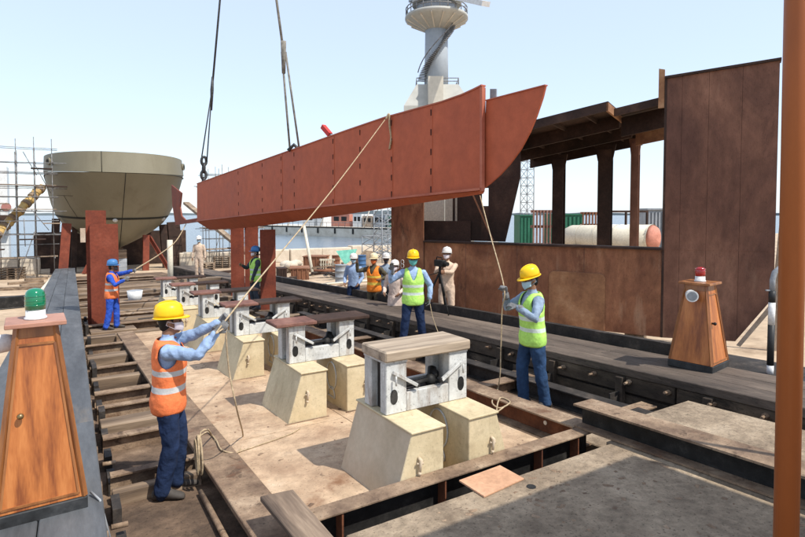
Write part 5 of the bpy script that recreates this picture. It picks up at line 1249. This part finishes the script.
    if mask:
        vs = []; fs = []; nu, nv = 13, 9
        for j in range(nv):
            for i in range(nu):
                a = R(-82 + 164 * i / (nu - 1)); z = -.108 + .105 * j / (nv - 1); kz = 1 - ((z + .05) / .075) ** 2 * .32
                zz = z * (1 - .35 * abs(math.sin(a))) - .004 * math.sin(j * 3.14)
                fx = .072 * math.sin(a) * (.80 + .28 * (z + .108) / .105); fy = .02 + (.094 * kz) * max(0, math.cos(a)) ** .85
                vs.append(hd(fx, fy, zz))
        for j in range(nv - 1):
            for i in range(nu - 1): k = j * nu + i; fs.append((k, k + 1, k + nu + 1, k + nu))
        mm = MB().add(vs, fs, True)
        for s, i in ((-1, 0), (1, nu - 1)):
            mm.tube([vs[(nv - 2) * nu + i], hd(s * .086, -.02, .012), hd(s * .084, -.034, -.02), vs[nu + i]], .0025, 5)
        o = part('face_mask', mm.mesh('face_mask', mask), mask); md = o.modifiers.new('t', 'SOLIDIFY'); md.thickness = .004
    if hat:
        hb = MB(); rg = []; n = 32
        prof = ((1.00, .0), (1.0, .03), (.97, .06), (.88, .092), (.72, .115), (.48, .130), (.22, .137), (.04, .138))
        tilt = Matrix.Rotation(R(pose.get('hat', 4)), 3, 'X')
        for q, z in prof:
            ring = []
            for k in range(n):
                a = 2 * math.pi * k / n; rx, ry = .108 * q, .130 * q; ridge = 1 + (.006 / max(q, .1) if abs(math.cos(a)) < .18 else 0)
                ring.append(hd(*(tilt @ Vector((rx * math.cos(a), -.012 + ry * math.sin(a), .048 + z * ridge)))))
            rg.append(ring)
        br = []
        for q, dz in ((1.0, .0), (1.09, -.006), (1.10, -.012), (1.02, -.008)):
            ring = []
            for k in range(n):
                a = 2 * math.pi * k / n; fr = max(0, math.sin(a)) ** 2
                e = 1 + (q - 1) * (1 + 3.2 * fr); ring.append(hd(*(tilt @ Vector((.108 * e * math.cos(a), -.012 + .130 * e * math.sin(a), .050 + dz * (1 + .9 * fr))))))
            br.append(ring)
        hb.rings(rg, caps=False); hb.f.append([len(hb.v) - n + k for k in range(n)]); hb.sm.append(True); hb.rings(br, caps=False)
        ridge = MB().tube([hd(*(tilt @ Vector((0, -.012 + .130 * q * sgn, .048 + z + .003)))) for q, z, sgn in ((.93, .078, 1), (.8, .105, 1), (.5, .130, 1), (.2, .139, 1), (0, .141, 1), (.2, .139, -1), (.5, .130, -1), (.8, .105, -1), (.93, .078, -1))], .007, 6)
        hb.add(ridge.v, ridge.f, True)
        o = part('hard_hat', hb.mesh('hard_hat', hat), hat); md = o.modifiers.new('t', 'SOLIDIFY'); md.thickness = .004
    if vest:
        rr = []; rest = []; n = 48; zs = [.80 + .019 * k for k in range(36)]
        T = np.array(TORSO)
        vs = []; fs = []
        for j, z in enumerate(zs):
            a_, b_, yo = (float(np.interp(z, T[:, 0], T[:, k])) for k in (1, 2, 3))
            fl = .024 + .012 * max(0, (.98 - z) / .2)
            for k in range(n):
                an = 2 * math.pi * k / n; wv = .006 * mnoise.noise(Vector((math.cos(an) * 2.5, math.sin(an) * 2.5 + sd, z * 9))) + .004 * mnoise.noise(Vector((math.cos(an) * 6, math.sin(an) * 6 + sd, z * 22)))
                p = Vector(((a_ + fl + wv) * math.cos(an), yo + (b_ + fl + wv) * math.sin(an), z)); rest.append(p); vs.append(bend(p))
        armc = [Vector((s * .19, 0, 1.36)) for s in (-1, 1)]
        for j in range(len(zs) - 1):
            for k in range(n):
                q = [j * n + k, j * n + (k + 1) % n, (j + 1) * n + (k + 1) % n, (j + 1) * n + k]; c = sum((rest[i] for i in q), Vector()) / 4
                if any(abs(c.x) > .15 and Vector((0, (c.y) / 1.0, (c.z - 1.335) / 1.25)).length < .088 for _ in (0,)): continue
                if c.y > 0 and c.z > 1.20 and abs(c.x) < (c.z - 1.20) * .36: continue
                if c.z > 1.462 or (c.y > 0 and abs(c.x) < .006 and c.z < 1.2): continue
                fs.append(q)
        edge = {}
        for f_ in fs:
            for q in range(4): e_ = tuple(sorted((f_[q], f_[(q + 1) % 4]))); edge[e_] = edge.get(e_, 0) + 1
        nbr = {}
        for (a_, b_), c_ in edge.items():
            if c_ == 1: nbr.setdefault(a_, []).append(b_); nbr.setdefault(b_, []).append(a_)
        for _ in range(10):
            new = {i_: (vs[i_] * .4 + (vs[l_[0]] + vs[l_[1]]) * .3) for i_, l_ in nbr.items() if len(l_) == 2}
            for i_, v_ in new.items(): vs[i_] = v_
        vm = MB().add(vs, fs, True).mesh('vest', vest); at_ = vm.attributes.new('rest', 'FLOAT_VECTOR', 'POINT'); at_.data.foreach_set('vector', [c for p in rest for c in p])
        o = part('safety_vest', vm, vest); md = o.modifiers.new('t', 'SOLIDIFY'); md.thickness = .007; md.offset = 1
    return root
def hash_(s): return (sum(ord(c) * (i + 1) for i, c in enumerate(s)) % 97) * .37
def rope(name, label, pts, r_=.011, mt=ropem, n=8):
    # smooth the polyline (Catmull-Rom)
    P = [Vector(p) for p in pts]; out = []
    for i in range(len(P) - 1):
        p0, p1, p2, p3 = P[max(i - 1, 0)], P[i], P[i + 1], P[min(i + 2, len(P) - 1)]
        for k in range(n):
            t = k / n; out.append(.5 * ((2 * p1) + (p2 - p0) * t + (2 * p0 - 5 * p1 + 4 * p2 - p3) * t * t + (3 * p1 - p0 - 3 * p2 + p3) * t ** 3))
    out.append(P[-1]); return MB().tube(out, r_, 7).build(name, mt, label=label, cat='rope')

# --- worker in the foreground: orange vest, yellow hat, pulling the rope
base = G(170, 494, -.19); d_ = base.dot(FWD) + .02
h1, h2 = PD(224, 321, d_ + .10), PD(217, 332, d_ - .10)
fc = RGT * 1.0 + FWD * .25
person('worker in orange vest and yellow hard hat pulling a rope, nearest the camera', base, fc,
       dict(lean=R(1), twist=R(6), head=(R(6), R(0)), handL=h1, handR=h2, poleR=(.45, -.2, -.9), poleL=(-.5, -.2, -.8), hdirL=(0, .6, .75), hdirR=(0, .75, .6), palmL=(.6, -.2, 0), palmR=(-.6, -.2, 0), curlL=.85, curlR=.85,
            footR=(.10, -.03, 0), footL=(-.10, .06, 0), kneeR=(.1, 1, 0), hat=2),
       shirt_blue, denim, vest_o, hat_y, mask_w, True, .011, .955)
ua, za = bpx(388, 118); pr = BP(ua, za - .02, -.05)
gr = PD(229, 316, d_ + .02)
pk_ = PD(240, 298, d_ + .25)
rope('tag_line', 'hemp tag line running from the near worker up to the red section', [pr, pr.lerp(gr, .5) - Vector((0, 0, .05)), gr, PD(226, 330, d_ - .05), PD(229, 370, d_ - .02), PD(237, 410, d_ + .0), G(243, 436, .01), G(238, 452, .015), G(222, 450, .045), G(216, 440, .045), G(208, 432, .045), G(200, 436, .04)], .0075)
q0 = PD(389, 114, pr.dot(FWD) - .06)
rope('rope_loop', 'short pale rope loop hanging over the top edge of the red section', [PD(386, 119, pr.dot(FWD) - .05), q0, PD(389.5, 125, pr.dot(FWD) - .05), PD(391, 138, pr.dot(FWD) - .05), PD(389.5, 149, pr.dot(FWD) - .05), PD(391, 140, pr.dot(FWD) - .08)], .018)
coil = []; r_ = ray(200, 455); cc = Vector((0, 0, CAMZ)) + r_ * (1.055 / r_.x)
for k in range(80):
    an = k / 79 * 2 * math.pi * 5.2; coil.append(cc + Vector((-.012 + .022 * math.sin(an * .23), .075 * math.cos(an) + .03 * math.sin(k * .4), .155 * math.sin(an) + .02 * math.sin(k * .21))))
coil += [cc + Vector((.02, .05, .19)), cc + Vector((.10, .12, .17)), G(212, 436, .04), G(216, 441, .04)]
rope('rope_coil', 'coil of hemp rope hanging at the plank edge beside the near worker', coil, .008, n=2)
rope('rope_on_floor', 'thin rope lying across the plate floor towards the pedestals', [G(238, 452, .012), G(262, 444, .01), G(290, 434, .01), G(300, 428, .01)], .006)

# --- worker right, lime vest, holding the line at the right
d_ = 7.05; base = Vector((5.18, 5.06, zg(-.2, 5.06)))
h1, h2 = PD(505.5, 293, d_ - .02), PD(517, 307, d_ - .28)
fc = -RGT * 1.0 - FWD * .35
person('worker in lime vest and jeans gripping a line at the right, before the rusty wall', base, fc,
       dict(lean=R(2), twist=R(-6), head=(R(0), R(12)), handR=h1, handL=h2, poleR=(.5, -.3, -.8), poleL=(-.7, -.1, -.7), hdirR=(0, .25, 1), hdirL=(.6, .8, .2), palmR=(-.4, .8, 0), palmL=(.5, .2, -.4), curlR=.9, curlL=.7,
            footR=(.10, .08, 0), footL=(-.12, -.10, 0), hat=-2),
       shirt_grey, denim2, vest_l, hat_y, mask_b, True, .012, 1.02)
ub, zb_ = bpx(461, 192); pr2 = BP(ub, zb_ - .05, .4); g2 = PD(504, 287, d_ - .02)
rope('tag_line', 'thin line from the near end of the red section to the worker at the right', [pr2, pr2.lerp(g2, .5), g2, PD(502, 310, d_), PD(501, 345, d_), PD(500, 375, d_), PD(497, 392, d_), G(492, 402, .22), G(500, 408, .22), G(510, 402, .22), G(500, 398, .22), G(497, 411, .22), G(505, 406, .23)], .008)

# --- worker in the middle facing the camera
d_ = 10.0; p = PD(413, 345, d_); base = Vector((p.x, p.y, zg(-.02, p.y)))
sbox(p.x - .5, p.x + .5, p.y - .25, p.y + .3, -.2, -.02).build('standing_plank', oldtimberx, pit, bevel=.01)
h1, h2 = PD(392, 270, d_ - .12), PD(429.5, 299, d_ - .05)
person('worker in lime vest with one arm raised, standing behind the nearest cradle', base, -FWD + RGT * .05,
       dict(head=(R(-4), R(2)), handR=h1, handL=h2, poleR=(.7, -.2, -.7), poleL=(-.6, -.5, 0), hdirR=(.2, .2, 1), palmR=(-.3, 1, 0), curlR=.35, curlL=.5, footR=(.19, .05, 0), footL=(-.19, -.02, 0), hat=2),
       shirt_blue, denim, vest_l, hat_y, mask_g, True, .013, 1.0)
rope('hand_line', 'thin line trailing from the middle worker hand to the beams', [PD(430, 304, d_ - .03), PD(433, 318, d_ - .1), PD(438, 332, d_ - .2), PD(443, 342, d_ - .3)], .007)

# --- worker in blue overalls at the left
p = G(112, 329, -.02); d_ = p.dot(FWD); base = Vector((p.x, p.y, zg(-.02, p.y)))
sbox(p.x - .45, p.x + .5, p.y - .3, p.y + .3, -.2, -.02).build('standing_plank', oldtimberx, pit, bevel=.01)
h1, h2 = PD(134, 270.5, d_ + .1), PD(124.5, 279.5, d_ - .15)
person('worker in blue overalls, orange vest and blue hard hat holding a line at the left', base, RGT + FWD * .2,
       dict(lean=R(3), head=(R(10), R(4)), handL=h1, handR=h2, poleR=(.3, -.2, -.9), poleL=(-.4, -.2, -.8), curlL=.8, curlR=.8, footR=(.12, -.08, 0), footL=(-.12, .1, 0)),
       cover_blue, cover_blue, vest_o, hat_b, plain('dark_mask', (0.05, 0.05, 0.06)), True, .013, .91)
rope('tag_line', 'pale line from the blue worker up to the far end of the red section', [PD(136, 269, d_ + .1), PD(160, 254, d_ + 3), PD(176, 241, d_ + 5.5), PD(186, 224, d2)], .016)

# --- man between the red columns, green vest
p = PD(256, 300, 15.6); base = Vector((p.x, p.y, zg(.0, p.y))); d_ = 15.6
person('man in green vest and blue hard hat standing between the red columns', base, -RGT * .8 - FWD * .6,
       dict(head=(R(-8), 0), handR=PD(241.5, 265, d_ - .1), handL=PD(252, 280, d_ - .2), poleR=(.5, -.5, -.6), footR=(.1, .05, 0)), darkcl, darkcl, vest_l, hat_b, mask_w, False, .018, 1.0)
# --- beige man far on the right way
p = G(199.5, 278, .352); base = Vector((p.x, p.y, zg(.352, p.y)))
sbox(p.x - .7, p.x + .9, p.y - .4, p.y + .4, -.2, .352).build('standing_platform', oldtimberx, pit, bevel=.01)
person('man in beige overalls and white hard hat standing far off before the ship', base, -FWD, dict(head=(R(5), 0), world=False, handR=(.27, .05, .86), handL=(-.27, .05, .86)), beige, beige, None, hat_w, mask_b, False, .02, 1.0)
# --- the group behind the right way
def at_yard(px, d, h=YARD): p = PD(px, 213, d); return Vector((p.x, p.y, zg(h, p.y)))
person('man in light blue shirt and white helmet, leftmost of the group behind the way', at_yard(353.5, 15.8), -RGT * .25 - FWD, dict(head=(R(20), 0), world=False, handR=(.22, .16, .95), handL=(-.2, .17, .95)), shirt_blue, denim, None, hat_w, mask_b, False, .017, 1.0)
b_ = at_yard(374, 14.6)
person('man in amber vest and cream helmet in the group, arm stretched to the left', b_, -RGT * .45 - FWD, dict(head=(R(10), 0), handR=PD(357, 262.5, 14.5), handL=PD(381, 279, 14.4), poleR=(.2, -.3, -.9)), khaki, khaki, vest_o2, hat_c, scarf_o, False, .017, 1.02)
person('man in dark clothes half hidden behind the amber vest, white helmet', at_yard(386, 15.6), -FWD, dict(world=False, handR=(.26, .08, .88), handL=(-.26, .08, .88)), shirt_grey, darkcl, None, hat_w, plain('dark_mask2', (0.06, 0.06, 0.07)), False, .018, 1.0)
person('person in pale pinkish tunic partly hidden by the middle worker', at_yard(395, 13.2, -.30), -RGT * .4 - FWD, dict(world=False, handR=(.2, .22, 1.0), handL=(-.2, .22, 1.0), head=(R(15), R(-8))), kurta, kurta, None, hat_w, mask_w, False, .018, .97, long_top=True)
b_ = at_yard(447, 12.35, -.05)
sbox(b_.x - .35, b_.x + .35, b_.y - .3, b_.y + .3, YARD, -.05).build('wooden_step', oldtimberx, bevel=.01, label='wooden step under the man with the camera', cat='step')
person('man in beige overalls and white helmet behind the camera tripod', b_, -FWD - RGT * .2, dict(head=(R(-6), R(-8)), handR=PD(441.5, 268, 11.95), handL=PD(444, 272, 11.9), poleR=(.6, -.3, -.7), poleL=(-.6, -.3, -.7)), beige, beige, None, hat_w, mask_w, False, .016, 1.0)
# tripod with video camera
tb = PD(440, 213, 11.75); zt = PD(440, 272, 11.75).z; hub = Vector((tb.x, tb.y, zt))
t = thing('camera_tripod', 'black tripod with a video camera before the rusty wall', 'tripod', (tb.x, tb.y, zg(YARD, tb.y)))
for q in (R(20), R(140), R(260)):
    f = Vector((tb.x + .42 * math.cos(q), tb.y + .42 * math.sin(q), 0)); f.z = zg(.35, f.y) if f.x < 7.0 else zg(YARD, f.y)
    if f.x >= 6.9: f.z = zg(YARD, f.y)
    l = MB().tube([hub, hub.lerp(f, .55)], .022, 8); l.tube([hub.lerp(f, .5), f], .014, 8); l.build('leg', black, t)
MB().tube([hub - Vector((0, 0, .25)), hub + Vector((0, 0, .12))], .025, 10).build('centre_column', black, t)
c = hub + Vector((0, 0, .18)); cb = MB().box(c.x - .06, c.x + .06, c.y - .16, c.y + .14, c.z - .06, c.z + .08).build('video_camera', black, t, bevel=.01)
MB().tube([c + Vector((0, -.16, .01)), c + Vector((0, -.28, .01))], .045, 12).build('lens', black, t)
MB().tube([c + Vector((-.02, .1, .08)), c + Vector((-.02, .08, .14)), c + Vector((-.02, -.1, .14)), c + Vector((-.02, -.12, .08))], .012, 6).build('carry_handle', black, t)
MB().tube([hub, hub - FWD * -.3 + Vector((0, 0, -.1)) - RGT * .2], .01, 6).build('pan_handle', black, t)

# ================================================================== small debris on the floor and slab
rnd = random.Random(5); m = MB()
for k in range(420):
    if rnd.random() < .55: x, y, h = rnd.uniform(1.5, 4.0), rnd.uniform(3.6, 12), .001
    else: x, y, h = rnd.uniform(1.55, 4.05), rnd.uniform(.8, 3.0), .201
    z = zg(h, y); r_ = rnd.uniform(.004, .018); an = rnd.uniform(0, 3.14); a = Vector((math.cos(an), math.sin(an), 0)) * r_ * rnd.uniform(1, 2.5); b = Vector((-math.sin(an), math.cos(an), 0)) * r_
    c = Vector((x, y, z)); m.add([c - a - b, c + a - b, c + a * .8 + b, c - a * .7 + b * .9, c + Vector((0, 0, r_ * .6))], [(0, 1, 4), (1, 2, 4), (2, 3, 4), (3, 0, 4), (3, 2, 1, 0)])
m.build('floor_debris', oldbeam, kind='stuff', label='small chips of rust and stone scattered on the floor', cat='debris')

# ================================================================== more yard clutter
rnd = random.Random(21)
def drum(label, px, py, mt, group=None):
    p = yard(px, py); t = thing('oil_drum', label, 'drum', p)
    b = MB(); pr = ((.29, 0), (.30, .02), (.28, .03), (.28, .29), (.295, .30), (.28, .31), (.28, .58), (.295, .59), (.28, .60), (.28, .86), (.30, .87), (.29, .89))
    b.rings([[Vector((math.cos(2 * math.pi * k / 16) * q, math.sin(2 * math.pi * k / 16) * q, z)) for k in range(16)] for q, z in pr]); b.build('barrel', mt, t, local=True)
    MB().cyl((.12, .05), .035, .891, .90, 8).build('bung', black, t, local=True)
drum('rusty oil drum behind the slatted rack', 336, 268, rustw); drum('blue oil drum at the quay wall', 362, 268, plain('drum_blue', (0.05, 0.12, 0.25))); drum('grey oil drum left of the man in light blue', 341, 283, greybin)
def pallets(label, px, py, n, mt):
    p = yard(px, py); t = thing('pallet_stack', label, 'pallets', p, rnd.uniform(-.6, .3))
    for k in range(n):
        for q in range(5): MB().box(-.6, .6, -.5 + q * .22, -.38 + q * .22, k * .15 + .09, k * .15 + .115).build('slat', mt, t, local=True)
        for x in (-.55, 0, .5): MB().box(x - .05, x + .05, -.5, .5, k * .15 + .005, k * .15 + .088).build('bearer', mt, t, local=True)
pallets('stack of worn pallets at the left edge of the yard', 12, 279, 5, plankm); pallets('low pallet stack on the sand near the slatted rack', 352, 279, 3, plankm)
pallets('pallet stack in front of the right scaffold', 205, 271, 4, plankm); pallets('small pallet stack behind the beige man', 222, 268, 6, oldtimberx)
for i, (px_, py_, ln, mt) in enumerate(((20, 290, 2.4, oldtimberx), (40, 286, 1.8, plankm), (216, 274, 2.6, rustd), (375, 290, 1.6, oldtimberx), (303, 289, 2.2, rustd), (15, 300, 1.6, rustd))):
    p = yard(px_, py_); an = rnd.uniform(-.7, .7); v = Vector((math.cos(an), math.sin(an), -SL * math.sin(an))) * ln / 2
    MB().bar(p - v + Vector((0, 0, .08)), p + v + Vector((0, 0, .08)), .22, .16).build('loose_timber', mt, label=('brown baulk on the sand at far left', 'pale plank on the sand beside the left way', 'dark baulk before the right scaffold', 'worn baulk on the sand behind the group of men', 'dark baulk on the sand behind the right way', 'dark baulk at the left edge near the green beacon')[i], cat='timber')
t = thing('cable_reel', 'wooden cable reel standing at the quay wall', 'cable reel', yard(370, 266))
for y_ in (0, .5): MB().tube([(0, y_, .55), (0, y_ + .06, .55)], .55, 20).build('flange', plankm, t, local=True)
MB().tube([(0, .061, .55), (0, .499, .55)], .3, 16).build('drum', darksteel, t, local=True)
